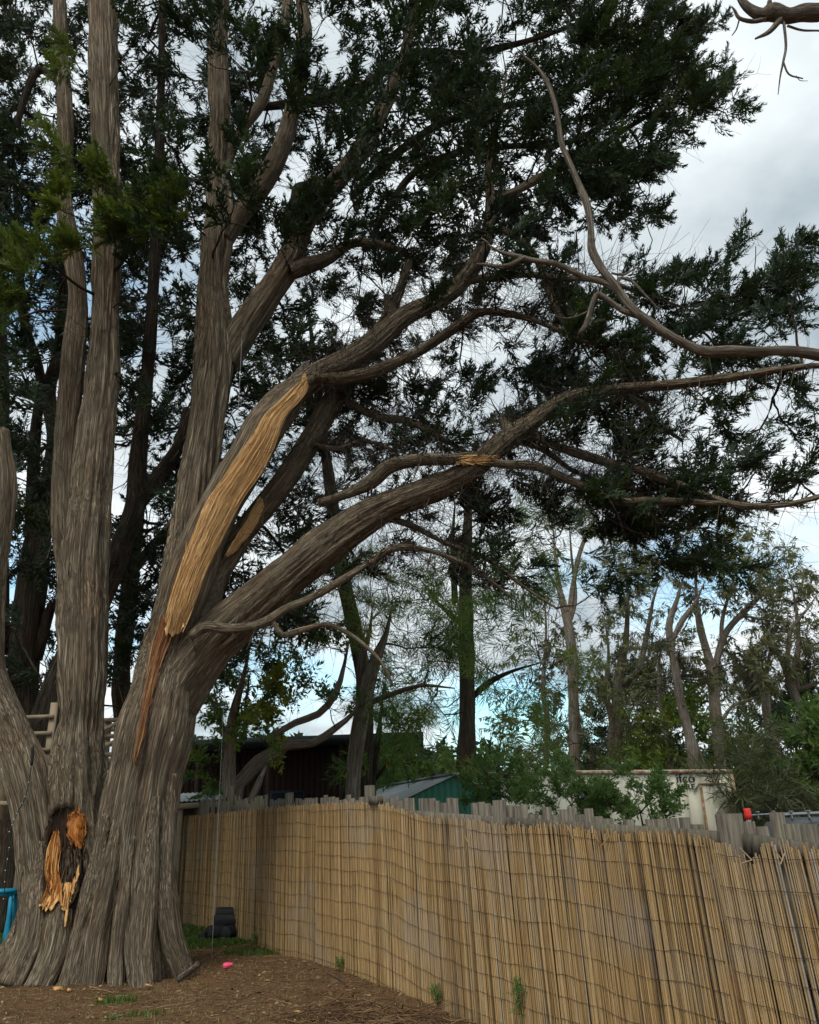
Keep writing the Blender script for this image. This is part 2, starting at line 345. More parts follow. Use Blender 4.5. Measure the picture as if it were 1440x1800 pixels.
# ------------------------------------------------------------------ leaf templates
def rhombs(A, D, Nn, ln, wd, tri=False):
    """leaf blades: base A, direction D, side from Nn"""
    D = unit(D); S = unit(np.cross(D, Nn)); ln = ln[:,None]; wd = wd[:,None]; U = np.cross(S, D)
    if tri:
        V = np.stack([A+S*wd*.42, A+D*ln, A+D*ln*.2-S*wd*.5+U*wd*.1], 1)
        return V.reshape(-1,3), (np.array([[0,1,2]])+(np.arange(len(A))*3)[:,None])
    V = np.stack([A, A+D*ln*.45+S*wd/2+U*wd*.12, A+D*ln, A+D*ln*.45-S*wd/2+U*wd*.12], 1)
    return V.reshape(-1,3), (np.array([[0,1,2,3]])+(np.arange(len(A))*4)[:,None])
def t_cypress(n=10, qs=(.3,.62), wk=1.3, lk=1.):
    A=[];D=[];Ln=[];Wd=[]
    for i in range(n):
        t = .08+.9*i/(n-1); ang = i*2.4+random.uniform(-.5,.5)
        side = np.array([0, math.cos(ang), .55*math.sin(ang)]); d = np.array([.85,0,.1])+side*.85*(1.05-t*.8)
        ln = (.34*(1-.62*t)+.1)*random.uniform(.8,1.2); a = np.array([t*.85,0,.06*t*t]); d = d/np.linalg.norm(d)
        A.append(a); D.append(d); Ln.append(ln); Wd.append(.052)
        for q in qs:
            for sg in (-1,1):
                dd = d + sg*np.cross(d,[0,0,1])*.7 + np.random.default_rng(i*7+int(q*9)+sg).normal(0,.2,3)
                A.append(a+d*ln*q); D.append(dd); Ln.append(ln*.62*random.uniform(.8,1.2)); Wd.append(.052)
    A.append(np.array([.8,0,.05])); D.append(np.array([1,0,.15])); Ln.append(.22); Wd.append(.05)
    A=np.array(A);D=np.array(D); Nn = np.array([0,0,1])+rng.normal(0,.5,A.shape)
    V,F = rhombs(A,D,Nn,np.array(Ln)*lk,np.array(Wd)*wk,True); tt = np.repeat(rng.normal(0,.06,len(A)),3)
    tt[1::3] += .1
    return V,F,tt
def t_leafy(n, droop, ln, wd, spread=.9):
    A=[];D=[];Ln=[];Wd=[]
    for i in range(n):
        t = .1+.9*i/(n-1); ang = random.uniform(0,6.28)
        d = np.array([.6, math.cos(ang)*spread, math.sin(ang)*spread-droop]); A.append(np.array([t,0,-.15*droop*t*t])); D.append(d)
        Ln.append(ln*random.uniform(.7,1.25)); Wd.append(wd*random.uniform(.8,1.2))
    A=np.array(A);D=np.array(D); V,F = rhombs(A,D,rng.normal(0,1,A.shape)+[0,0,.6],np.array(Ln),np.array(Wd))
    return V,F,np.repeat(rng.normal(0,.1,n),4)
TC = [t_cypress() for _ in range(6)]; TCC = [t_cypress(9,(.45,),1.65,1.12) for _ in range(6)]
TGUM = [t_leafy(11, 1.0, .5, .11) for _ in range(5)]
TBRO = [t_leafy(14, .15, .34, .13) for _ in range(5)]
TSHR = [t_leafy(15, -.1, .42, .12) for _ in range(5)]
TFAR = [t_leafy(9, .1, .6, .3) for _ in range(4)]
TNEE = [t_leafy(22, .2, .5, .03, .7) for _ in range(4)]

def eff(temps, size, nsp, k=.42):
    a = 0
    for V,F,_ in temps:
        q = V[F]; a += .5*np.linalg.norm(np.cross(q[:,2]-q[:,0], q[:,-1]-q[:,1]),axis=1).sum()
    return a/len(temps)*size*size*.8*nsp*k
def grow(clump_pts, limb_pts, limb_r, r_tip=.006, power=2.3):
    """join every clump base to the nearest grown point; returns paths and radii"""
    n = len(clump_pts); LP = limb_pts
    dl = np.empty(n); 
    for i in range(0, n, 256): dl[i:i+256] = np.sqrt(((clump_pts[i:i+256,None]-LP[None])**2).sum(2)).min(1)
    order = np.argsort(dl); nodes = np.vstack([LP, clump_pts[order]]); nl = len(LP); par = np.zeros(n, int)
    cost = np.zeros(nl+n)
    for k, c in enumerate(order):
        d = np.sqrt(((nodes[:nl+k]-clump_pts[c])**2).sum(1)); j = np.argmin(d+.35*cost[:nl+k]); par[k] = j; cost[nl+k] = cost[j]+d[j]
    cnt = np.ones(n)
    for k in range(n-1,-1,-1):
        if par[k] >= nl: cnt[par[k]-nl] += cnt[k]
    r = r_tip*cnt**(1/power); A = nodes[par]; Bp = nodes[nl:]
    r0 = np.where(par >= nl, r[np.maximum(par-nl,0)], np.minimum(r*1.5, .8*limb_r[np.minimum(par,nl-1)])); r0 = np.minimum(r0, r*1.6)
    t = np.linspace(0,1,6)[None,:,None]; ln = np.linalg.norm(Bp-A,axis=1)[:,None,None]
    P = A[:,None]*(1-t)+Bp[:,None]*t; bow = rng.normal(0,.09,(n,1,3))*ln; P = P+bow*np.sin(t*np.pi)+rng.normal(0,.018,P.shape)*ln*np.sin(t*np.pi)
    P[:,:,2] -= (ln*.06*np.sin(t*np.pi))[:,:,0]
    R = r0[:,None]*(1-t[:,:,0])+r[:,None]*t[:,:,0]
    inv = np.empty(n,int); inv[order] = np.arange(n)
    return P, R, order, unit(Bp-A)
def foliage(geo, twg, base, D, Lc, nsp, temps, size, tint, up=.35, spread=.8, tw_r=.005):
    """each clump: a curved twig with sprays along it"""
    n = len(base); D = unit(D + np.array([0,0,up]) + rng.normal(0,.25,(n,3)))
    t = np.linspace(0,1,5)[None,:,None]; bend = rng.normal(0,.18,(n,1,3)); bend[:,:,2] += .1
    P = base[:,None]+(D[:,None]*t+bend*t*t)*Lc[:,None,None]
    btubes(twg, P, tw_r*(1-.75*t[:,:,0])+0*P[:,:,0], 3, .5)
    u = rng.uniform(.12,1,(n,nsp)); pos = base[:,None]+(D[:,None]*u[...,None]+bend*(u*u)[...,None])*Lc[:,None,None]
    X = D[:,None]+rng.normal(0,spread*.6,(n,nsp,3))+np.array([0,0,up*.5]); Z = np.array([0,0,1.])+rng.normal(0,.5,(n,nsp,3))
    s = size*rng.uniform(.65,1.25,(n,nsp))*(1.15-.35*u)
    tn = np.repeat(tint[:,None],nsp,1)+rng.normal(0,.06,(n,nsp))
    place(geo, temps, pos.reshape(-1,3), X.reshape(-1,3), Z.reshape(-1,3), s.ravel(), tn.ravel())

# ------------------------------------------------------------------ ground
def lin(a,b,n): return np.linspace(a,b,n)
gx = np.concatenate([[-400,-120,-50,-22], lin(-12,8,161), [20,50,120,400]]); gy = np.concatenate([[-120,-40,-10,-2,2], lin(5,18,131), [24,34,60,120,250,600]])
GX,GY = np.meshgrid(gx,gy); grd = rng.random((64,64)); GZ = gz(GX,GY); near = (np.abs(GX+2)<10)&(GY>4.5)&(GY<18.5)
GZ = GZ + near*((vnoise(GX*1.3,GY*1.3,grd)-.5)*.05+(vnoise(GX*5,GY*5,grd)-.5)*.022)
GRASS = [(ground(365,1655),1.0,.7,1.),(ground(310,1650),.9,.6,1.),(ground(455,1672),.5,.3,.5),(ground(203,1762),.22,.12,.9),(ground(235,1790),.3,.1,.35),(ground(5,1650),.9,.8,.9),(ground(170,1640),2.2,.6,.7)]
GT = np.zeros_like(GX)
for c,a,b_,k in GRASS: GT = np.maximum(GT, k*np.clip(1.35-np.sqrt(((GX-c[0])/a)**2+((GY-c[1])/b_)**2)+.5*(vnoise(GX*6,GY*6,grd)-.5),0,1))
g = Geo(); ny,nx = GX.shape; i = np.arange(ny-1)[:,None]*nx; j = np.arange(nx-1)[None]
g.add(np.stack([GX,GY,GZ],-1), np.stack([i+j,i+j+1,i+nx+j+1,i+nx+j],-1).reshape(-1,4), np.clip(GT,0,1).ravel())
kind(g.build('ground', M['ground'], smooth=True), 'structure')

# ------------------------------------------------------------------ the big cypress
D0 = float(ground(180,1738)[1]) + .75
TB = {'f': rng.random((9,32)), 'g': rng.random((14,40)), 'u': rng.random((46,256)), 'v': rng.random((18,128)), 'l': rng.random((9,32))}
def limb(pts, dD=0.):
    o=[]
    for p in pts:
        x,y,wd = p[:3]; dd = p[3] if len(p)>3 else dD
        P = at(x,y,D0+dd); zc_ = proj(P)[2]; o.append([*P, wd/FPX*zc_])
    return np.array(o)
def bark_disp(amp, twist=.9, nu=46, flare=0., lob=9, seed=0):
    def f(TH,S,RR,C):
        a = TH/(2*np.pi); s = S
        n = vnoise((a*46+twist*s*1.0), s*1.3+seed, TB['u']); n2 = vnoise(a*18+twist*s*.4, s*.7+3+seed, TB['v'])
        ridge = (1-np.abs(2*n-1)); d = amp*(ridge-.5)+amp*1.8*(n2-.5)
        lobn = vnoise(a*lob+s*.12, s*.22+seed, TB['l'][:lob])
        r = RR*(1+.17*(vnoise(s*1.7+seed, s*0+seed, TB['v'])-.5)) + d*np.clip(RR/.25,.3,1.)+RR*.18*(lobn-.5)
        if flare:
            z = C[:,2][:,None]; kz = np.clip(1.1-z/4.2,0.12,1); fn_ = vnoise(a*lob+s*.30+4, s*.35+seed+7, TB['f'][:lob])
            r = r - RR*.40*kz*np.exp(-((fn_-.5)/.06)**2)
            fn2 = vnoise(a*14+s*.45, s*.55+seed, TB['g']); r = r - RR*.10*kz*np.exp(-((fn2-.5)/.05)**2)
        if flare:
            z = C[:,2][:,None]; k = np.clip(1-z/1.35,0,1.2)**2.2
            r = r*(1+flare*k*(lobn*2.3-.45)) 
        return r
    return f
BASE = at(170,1700,D0); BASE[2] = 0
tree = empty('cypress_tree', BASE, 'huge old cypress with a long torn pale scar down its leaning trunk', 'tree')
LP=[];LR=[]
def add_limb(name, pts, ns, ds, disp, m='bark', dD=0., tint=.5, keep=True, extra=None):
    if name == 'trunk' or pts[0][0] == 120: pts = [(q[0],q[1],q[2]*.89,*q[3:]) for q in pts]
    if name == 'branch': pts = [(q[0]+rng.normal(0,2.6),q[1]+rng.normal(0,2.6),q[2]*.86*rng.uniform(.85,1.15),*q[3:]) if 0<i_<len(pts)-1 else (q[0],q[1],q[2]*.86,*q[3:]) for i_,q in enumerate(pts)]
    g = Geo(); P = limb(pts,dD)
    if extra is not None: P = np.vstack([extra, P])
    V = tube(g, P, ns, ds, disp, True, tint); o = g.build(name, M[m], tree, True)
    if keep:
        Q = catmull(P,.25); LP.append(Q[:,:3]); LR.append(Q[:,3])
    return V
TV=[]
def MVd(x,y,r=14):
    V = np.vstack(TV[:3]); a_,b_,_ = proj(V); m = (np.abs(a_-x)<r)&(np.abs(b_-y)<r); return float(np.percentile(V[m,1],4)) if m.any() else D0-.6
TV.append(add_limb('trunk', [(236,1790,84,.05),(236,1700,78,.05),(230,1600,72,.03),(234,1500,71,.02),(247,1400,68,0),(266,1300,65,.02),(290,1200,58,.1),(312,1100,44,.25),(326,1000,40,.4),(340,900,36,.5),(356,800,34,.6),(370,700,33,.65),(378,620,33,.7),(378,560,31,.75),(376,500,27,.8),(383,420,25,.8),(385,370,21,.8),(385,290,19,.9),(388,200,18,.95),(386,100,17,1.),(388,0,16,1.),(390,-200,13,1.),(392,-500,8,1.),(394,-800,3,1.)], 130, .055, bark_disp(.07,1.1,flare=.12,seed=2)))
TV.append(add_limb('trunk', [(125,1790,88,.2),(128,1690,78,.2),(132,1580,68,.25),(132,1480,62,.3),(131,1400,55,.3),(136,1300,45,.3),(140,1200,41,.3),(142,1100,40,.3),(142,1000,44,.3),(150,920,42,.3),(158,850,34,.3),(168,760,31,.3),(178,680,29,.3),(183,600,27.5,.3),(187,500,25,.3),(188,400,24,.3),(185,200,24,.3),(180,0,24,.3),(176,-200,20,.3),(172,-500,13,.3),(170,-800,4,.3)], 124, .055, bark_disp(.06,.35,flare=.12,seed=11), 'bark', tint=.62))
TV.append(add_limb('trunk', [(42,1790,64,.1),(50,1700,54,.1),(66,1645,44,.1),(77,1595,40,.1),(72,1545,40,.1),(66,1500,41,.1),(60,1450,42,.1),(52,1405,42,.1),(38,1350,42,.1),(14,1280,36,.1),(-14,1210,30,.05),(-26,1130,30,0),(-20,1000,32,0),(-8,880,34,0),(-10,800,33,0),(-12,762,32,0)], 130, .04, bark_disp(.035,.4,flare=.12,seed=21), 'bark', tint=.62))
TV.append(add_limb('limb', [(120,1010,22,.5),(114,930,23,.45),(112,850,21.5,.45),(120,740,21.5,.5),(130,620,21.5,.5),(136,520,18,.55),(124,430,17,.6),(111,340,16,.6),(115,220,14,.6),(108,100,12,.6),(105,0,12,.6),(95,-200,9,.6),(85,-450,3,.6)], 80, .05, bark_disp(.028,.4,seed=5), 'bark', tint=.62))
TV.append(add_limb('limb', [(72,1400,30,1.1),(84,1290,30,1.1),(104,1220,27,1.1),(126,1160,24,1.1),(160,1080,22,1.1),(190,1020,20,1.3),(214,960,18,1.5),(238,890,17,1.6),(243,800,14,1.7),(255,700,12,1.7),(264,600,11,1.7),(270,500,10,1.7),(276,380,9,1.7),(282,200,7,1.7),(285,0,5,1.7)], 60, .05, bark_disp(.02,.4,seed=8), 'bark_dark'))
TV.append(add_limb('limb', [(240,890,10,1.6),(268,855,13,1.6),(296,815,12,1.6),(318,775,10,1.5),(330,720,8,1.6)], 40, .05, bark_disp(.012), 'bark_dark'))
# scarred limb and its continuation
TV.append(add_limb('limb', [(270,1230,24,.1),(296,1130,36,-.02),(324,1050,39,-.12),(349,980,38,-.15),(374,920,37,-.15),(404,862,36,-.15),(438,805,35,-.12),(466,752,33,-.1),(496,712,29,-.05),(524,684,21.8,0),(560,658,20.2,.05),(606,637,20.2,.1),(650,610,19.3,.15),(699,565,16.8,.2),(740,541,15.1,.2),(783,521,14.3,.2),(818,488,13.4,.2),(842,450,12.6,.2),(854,418,11.8,.2),(861,380,10.1,.2),(862,348,8.4,.2),(858,300,5.9,.3),(866,250,4.2,.4),(880,190,2.5,.5),(890,130,1.3,.6)], 80, .05, bark_disp(.034,.3,seed=31)))
TV.append(add_limb('limb', [(330,1130,40,.15),(350,1060,38,.18),(374,1010,26.3,.2),(405,965,22.9,.22),(440,918,20.4,.25),(480,868,21.2,.28),(515,820,20.4,.3),(548,768,17.8,.35),(575,720,17,.4),(602,680,15.3,.5),(640,620,11.9,.6),(690,540,9.3,.7),(720,460,6.8,.8)], 64, .05, bark_disp(.03,.3,seed=33)))
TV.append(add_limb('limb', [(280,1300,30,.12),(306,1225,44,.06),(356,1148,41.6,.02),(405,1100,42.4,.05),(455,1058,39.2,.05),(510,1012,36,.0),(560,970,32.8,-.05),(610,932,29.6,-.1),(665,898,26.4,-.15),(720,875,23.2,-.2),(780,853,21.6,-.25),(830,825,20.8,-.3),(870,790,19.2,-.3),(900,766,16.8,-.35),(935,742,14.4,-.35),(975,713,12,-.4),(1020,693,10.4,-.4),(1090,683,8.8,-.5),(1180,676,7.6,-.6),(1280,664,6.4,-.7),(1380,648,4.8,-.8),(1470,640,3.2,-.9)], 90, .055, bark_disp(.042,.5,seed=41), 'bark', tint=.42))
TV.append(add_limb('limb', [(392,640,24,.75),(420,592,23,.8),(455,540,23,.85),(488,492,21.3,.9),(510,455,19.7,.9),(528,405,18,.95),(556,360,17.2,1.),(600,310,16.4,1.),(640,255,15.6,1.),(670,195,13.1,1.),(700,130,10.7,1.1),(720,60,8.2,1.1),(735,-60,5.7,1.2),(745,-250,3.3,1.2)], 80, .04, bark_disp(.034,.3,seed=51)))
for nm, pts, ns, mm in [
 ('limb', [(392,420,17,.8),(418,380,17,.8),(450,335,18.7,.8),(482,285,17.8,.85),(502,235,16.1,.85),(516,180,13.6,.9),(530,105,12.8,.9),(536,55,11.9,.9),(530,0,10.2,.9),(520,-150,7.6,.9),(515,-400,3.4,.9)], 60,'bark'),
 ('branch', [(398,300,8,.9),(425,240,10,.9),(455,180,10,.9),(480,100,10,.9),(500,30,10,.9),(510,-60,8,.9),(525,-250,4,.9)], 24,'bark'),
 ('branch', [(512,478,14,.8),(540,468,16,.8),(575,448,14,.8),(610,430,10,.8),(650,425,8,.8),(710,440,5,.8)], 28,'bark'),
 ('stub', [(524,408,15,.95),(528,370,18,.95),(533,334,19,.95)], 28,'bark_dark'),
 ('branch', [(556,664,9,-.1),(600,661,11,-.12),(650,652,11,-.15),(690,637,10.5,-.15),(735,615,10,-.15),(780,588,10,-.15),(824,558,9,-.15),(842,545,5,-.15)], 28,'bark'),
 ('branch', [(800,578,6,-.1),(845,552,6.5,-.15),(900,552,6,-.2),(955,572,5,-.2),(1005,594,4,-.2),(1060,610,3,-.2)], 16,'bark'),
 ('branch', [(806,498,9,.2),(850,492,8,.2),(920,486,7,.2),(1000,492,6,.1),(1060,490,5,0),(1120,515,4,0),(1200,540,2.5,0)], 16,'bark'),
 ('branch', [(866,350,8,.2),(900,335,9,.2),(940,316,9,.3),(985,295,8,.3),(1040,265,6,.3),(1100,225,5,.3),(1180,180,3,.3)], 18,'bark'),
 ('branch', [(880,400,7,.3),(930,440,7,.3),(960,490,6,.3),(985,550,6,.2),(1020,600,4,.2)], 14,'bark'),
 ('branch', [(690,560,9,.3),(684,540,12,.3),(680,520,6,.3)], 14,'bark'),
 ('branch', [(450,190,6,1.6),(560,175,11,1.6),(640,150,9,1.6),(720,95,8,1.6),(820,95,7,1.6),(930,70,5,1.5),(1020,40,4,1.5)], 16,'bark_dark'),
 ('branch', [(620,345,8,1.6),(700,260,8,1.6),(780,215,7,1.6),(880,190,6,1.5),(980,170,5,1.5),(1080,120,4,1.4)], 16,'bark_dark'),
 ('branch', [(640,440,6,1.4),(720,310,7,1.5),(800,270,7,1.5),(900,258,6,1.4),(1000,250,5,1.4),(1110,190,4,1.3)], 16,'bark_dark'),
 ('branch', [(600,700,6,.4),(660,728,9,.4),(720,742,8,.4),(780,770,6,.4),(830,800,4,.4)], 14,'bark'),
 ('branch', [(545,780,5,.3),(590,785,5,.2),(640,778,4,.2),(690,790,3,.2)], 12,'bark'),
 ('branch', [(560,885,9,-.2),(610,868,11,-.25),(650,846,13,-.3),(690,822,13,-.35),(740,808,13,-.4),(790,806,12,-.42),(832,806,10,-.42),(880,815,9,-.45),(935,822,9,-.5),(985,837,9,-.5),(1030,860,8.5,-.55),(1080,878,8,-.55),(1150,880,7,-.6),(1240,880,5,-.6),(1310,886,3,-.6)], 30,'bark'),
 ('branch', [(890,770,9,-.3),(930,766,10,-.32),(965,778,9.5,-.35),(1020,797,9,-.4),(1080,815,9,-.45),(1150,836,8,-.5),(1230,866,7,-.55),(1300,884,6,-.6),(1380,884,5,-.6),(1450,866,4,-.6),(1520,850,2,-.6)], 26,'bark'),
 ('branch', [(920,775,7,-.2),(960,795,6,-.2),(1010,825,5,-.2),(1070,850,4,-.2),(1130,862,3,-.2)], 14,'bark'),
 ('stub', [(905,775,12,-.3),(893,755,12,-.3),(880,732,4,-.3)], 16,'bark'),
 ('branch', [(336,1117,9,-.42),(366,1106,10,-.45),(400,1101,10,-.48),(440,1099,9,-.5),(472,1090,9,-.5),(498,1071,8,-.5),(550,1048,7.5,-.5),(600,1020,7,-.55),(650,990,6.5,-.55),(700,970,6,-.6),(750,968,5,-.6),(810,985,4,-.6),(850,1010,3,-.6),(900,1050,2,-.6)], 26,'bark'),
 ('branch', [(478,1090,5,-.5),(498,1113,6,-.5),(530,1115,6,-.5),(572,1099,5.5,-.5),(606,1116,5,-.5),(650,1142,4,-.5),(676,1170,3.5,-.5),(690,1205,2.5,-.5)], 16,'bark'),
 ('branch', [(1080,684,6,-.5),(1130,710,6,-.5),(1150,740,5,-.5),(1200,775,3,-.5)], 12,'bark_dark'),
 ('branch', [(660,905,7,-.1),(720,925,6,-.1),(780,955,5,-.1),(850,985,4,-.1),(920,1030,3,-.1),(980,1070,2,-.1)], 14,'bark'),
 ('branch', [(20,250,6,1.5),(70,130,8,1.5),(100,140,7,1.5)], 12,'bark_dark')]:
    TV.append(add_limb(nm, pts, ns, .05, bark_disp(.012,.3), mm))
for pts in [[(75,1480,8),(64,1580,20),(52,1660,23),(16,1738,20)],[(112,1540,7),(105,1610,19),(92,1680,22),(64,1745,20)],[(188,1430,7),(167,1560,19),(149,1650,24),(122,1745,22)],[(216,1390,7),(197,1530,17),(174,1640,20),(160,1745,19)],[(234,1470,5),(217,1590,12),(207,1680,13),(203,1742,12)],[(272,1400,7),(257,1560,18),(247,1660,21),(251,1745,18)],[(303,1360,7),(289,1530,17),(295,1640,22),(326,1733,17)],[(46,1600,6),(30,1650,14),(6,1700,18),(-30,1740,16)]]:
    P_ = []
    for q_,(x_,y_,w_) in enumerate(pts):
        g_ = MVd(x_,min(y_,1690)); P_.append([*at(x_,y_,g_+(.09,.05,.03,-.13)[q_]), w_/FPX*10.4])
    gg = Geo(); TV.append(tube(gg, np.array(P_), 44, .035, bark_disp(.05,.5,seed=int(abs(x_))%13), True, .55)); gg.build('root', M['bark'], tree, True)
# dead cut stub knob on the scarred limb, and bark flap beside the scar
TV.append(add_limb('stub', [(478,738,10,.05),(500,706,12,.05),(522,668,11,.05),(540,640,7,.05)], 24, .04, bark_disp(.01), 'bark_pale', keep=False))
LP = np.vstack(LP); LR = np.concatenate(LR)
MV = np.vstack(TV); mpx,mpy,mz = proj(MV); md = MV[:,1]
HOL = np.array([(1421,100,128),(1432,88,140),(1450,84,150),(1480,80,150),(1520,78,146),(1550,78,144),(1585,82,130),(1602,88,120)],float)
def in_hol(x,y):
    l_ = np.interp(y,HOL[:,0],HOL[:,1]); r_ = np.interp(y,HOL[:,0],HOL[:,2]); e_ = np.minimum(np.minimum(x-l_,r_-x),np.minimum(y-1419,1606-y)); return np.clip(e_/9,0,1)
for o_ in [c for c in tree.children if c.name.startswith('trunk')]:
    nv_ = len(o_.data.vertices); co = np.empty(nv_*3,np.float32); o_.data.vertices.foreach_get('co',co); co = co.reshape(-1,3); x_,y_,_z = proj(co); h_ = in_hol(x_,y_)*(co[:,1] < D0+.1)
    dv = ray(x_,y_); dv /= np.linalg.norm(dv,axis=1)[:,None]; co += (dv*(h_*.16)[:,None]).astype(np.float32); o_.data.vertices.foreach_set('co',co.ravel()); o_.data.update()
DI = np.full((480,300), np.inf); mm_ = (mpx>-60)&(mpx<1140)&(mpy>0)&(mpy<1910)
np.minimum.at(DI, ((mpy[mm_]/4).astype(int), ((mpx[mm_]+60)/4).astype(int)), md[mm_])
for _ in range(2):
    Pd = np.pad(DI,1,constant_values=np.inf); DI = np.min([Pd[a:a+480,b:b+300] for a in range(3) for b in range(3)], axis=0)
def surf(x, y):
    v = DI[int(np.clip(y/4,0,479)), int(np.clip((x+60)/4,0,299))]; return float(v) if np.isfinite(v) else None
def surf_grid(X, Y, rad=10):
    Dm = DI[np.clip(Y/4,0,479).astype(int), np.clip((X+60)/4,0,299).astype(int)]; Dm = np.where(np.isfinite(Dm), Dm, np.nan)
    fallback = np.nanmedian(Dm); rowm = np.nanmean(Dm, axis=1, keepdims=True) if Dm.ndim==2 else fallback
    return np.where(np.isnan(Dm), np.where(np.isnan(rowm), fallback, rowm), Dm)
def smooth2(A, k):
    for _ in range(k):
        P = np.pad(A,1,mode='edge'); A = (P[:-2,1:-1]+P[2:,1:-1]+P[1:-1,:-2]+P[1:-1,2:]+4*A)/8
    return A
def scar(name, rows, nu, nv, m, depth_off, ridge, tintf, thick=.05, seed=0, rag=3., sm=6):
    """torn wood face lying on the trunk: rows = (y, left, right)"""
    rows = np.array(rows, float); ys = np.linspace(rows[0,0], rows[-1,0], nv)
    Lx = np.interp(ys, rows[:,0], rows[:,1]); Rx = np.interp(ys, rows[:,0], rows[:,2]); gr = np.random.default_rng(seed).random((64,64))
    Lx = Lx + rag*(vnoise(ys/9,ys*0,gr)-.5)*2; Rx = Rx + rag*(vnoise(ys/7,ys*0+9,gr)-.5)*2
    u = np.linspace(0,1,nu); X = Lx[:,None]*(1-u)+Rx[:,None]*u; Y = np.repeat(ys[:,None],nu,1)
    if rag: 
        jag = rag*2.5*(vnoise(u*9, u*0+4, gr)-.5)*2; Y = Y + jag[None]*np.where(np.arange(nv)[:,None]>nv-4,1,0) - jag[None]*np.where(np.arange(nv)[:,None]<3,1,0)
    Dp = smooth2(surf_grid(X,Y), sm) - depth_off
    Un = np.repeat(u[None],nv,0); Vn = np.repeat(np.linspace(0,1,nv)[:,None],nu,1)
    Dp = Dp - ridge*((1-np.abs(2*vnoise(Un*13+Vn*1.2, Vn*2.2, gr)-1))*.9+vnoise(Un*30+Vn*1.6,Vn*4,gr)*.6+1.2*vnoise(Un*5+Vn*.7,Vn*1.6+5,gr)-1.2)
    edge = np.minimum(Un,1-Un)*nu; Dp = Dp + np.where(edge<1,thick,0)
    F0 = at(X.ravel(),Y.ravel(),Dp.ravel()); Bk = at(X.ravel(),Y.ravel(),(Dp+thick).ravel())
    i = np.arange(nv-1)[:,None]*nu; j = np.arange(nu-1)[None]; q = np.stack([i+j,i+nu+j,i+nu+j+1,i+j+1],-1).reshape(-1,4); n = nv*nu
    side=[]
    loop = [(0,k) for k in range(nu)]+[(k,nu-1) for k in range(1,nv)]+[(nv-1,k) for k in range(nu-2,-1,-1)]+[(k,0) for k in range(nv-2,0,-1)]
    ids = [a*nu+b_ for a,b_ in loop]
    for a,b_ in zip(ids, ids[1:]+ids[:1]): side.append([a,b_,b_+n,a+n])
    sc_ = D0/FPX*1.1; B = np.stack([(Un*(Rx-Lx)[:,None]*sc_).ravel(), Un.ravel()*0+seed, ((rows[-1,0]-Y)*sc_).ravel()],-1)
    g = Geo(); g.add(np.vstack([F0,Bk]), [q, q[:,::-1]+n, np.array(side)], np.tile(tintf(Un,Vn).ravel(),2), np.vstack([B,B])); return g.build(name, M[m], tree, False)
SC = [(664,537,541),(676,522,541),(690,508,538),(707,490,524),(723,472,508),(737,461,498),(765,447,489),(793,424,478),(834,397,456),(876,366,426),(918,349,403),(959,332,383),(1001,317,361),(1043,302,346),(1084,292,332),(1112,290,320)]
s_ = scar('torn_wood', SC, 34, 150, 'torn', .028, .026, lambda u,v: np.clip(.5+.5*np.clip((v-.78)*6,0,1)*np.clip(1-np.abs(u-.35)*3,0,1),0,1), .07, 3, 3.5, 4)
s_['label'] = 'long pale split of torn golden heartwood'
s_ = scar('peeled_strip', [(1085,282,294),(1112,276,306),(1130,268,300),(1160,264,287),(1200,258,276),(1250,249,263),(1300,240,252),(1340,235,238)], 9, 60, 'torn', -.014, .006, lambda u,v: u*0+.02, .02, 5, 3.); s_['label'] = 'thin reddish strip where bark peeled away'
s_ = scar('torn_wood', [(876,455,462),(890,446,463),(905,438,460),(925,424,448),(945,414,437),(962,404,420),(976,396,408)], 14, 34, 'torn', .012, .014, lambda u,v: u*0+.5, .03, 8, 2.); s_['label'] = 'small pale torn patch on the second limb'
# hollow low on the trunk
scar('hollow', [(1421,100,128),(1432,88,140),(1450,84,150),(1480,80,150),(1520,78,146),(1550,78,144),(1585,82,130),(1600,86,122)], 22, 46, 'rot', -.09, .05, lambda u,v: u*0+.5, .04, 13, 4.)
s_ = scar('orange_wood', [(1424,134,142),(1430,121,147),(1450,118,151),(1470,121,151),(1482,125,148),(1488,127,146)], 14, 26, 'orange', -.02, .03, lambda u,v: u*0+.4, .04, 15, 4.); s_['label'] = 'bright orange rotten wood in the hollow'
s_ = scar('orange_wood', [(1461,96,103),(1475,90,106),(1490,84,107),(1510,80,104),(1530,79,102),(1552,82,104),(1556,85,106),(1570,80,106),(1585,72,104),(1598,65,92)], 18, 50, 'orange', -.015, .03, lambda u,v: np.clip(.35+np.clip((v-.68)*3,0,.6),0,1), .04, 17, 2.5); s_['label'] = 'bright orange rotten wood with a splintered foot'
s_ = scar('splinter', [(1552,113,125),(1570,112,124),(1588,110,122),(1601,108,121)], 8, 20, 'orange', -.0, .012, lambda u,v: u*0+.95, .04, 19, 1.)
s_ = scar('splinter', [(1522,138,142),(1540,131,140),(1560,126,134),(1575,124,128)], 6, 20, 'orange', -.0, .01, lambda u,v: u*0+.85, .03, 21, 1.)
s_ = scar('splinter', [(1600,116,121),(1615,113,119),(1630,113,116)], 5, 14, 'orange', .015, .008, lambda u,v: u*0+.9, .02, 22, .5)
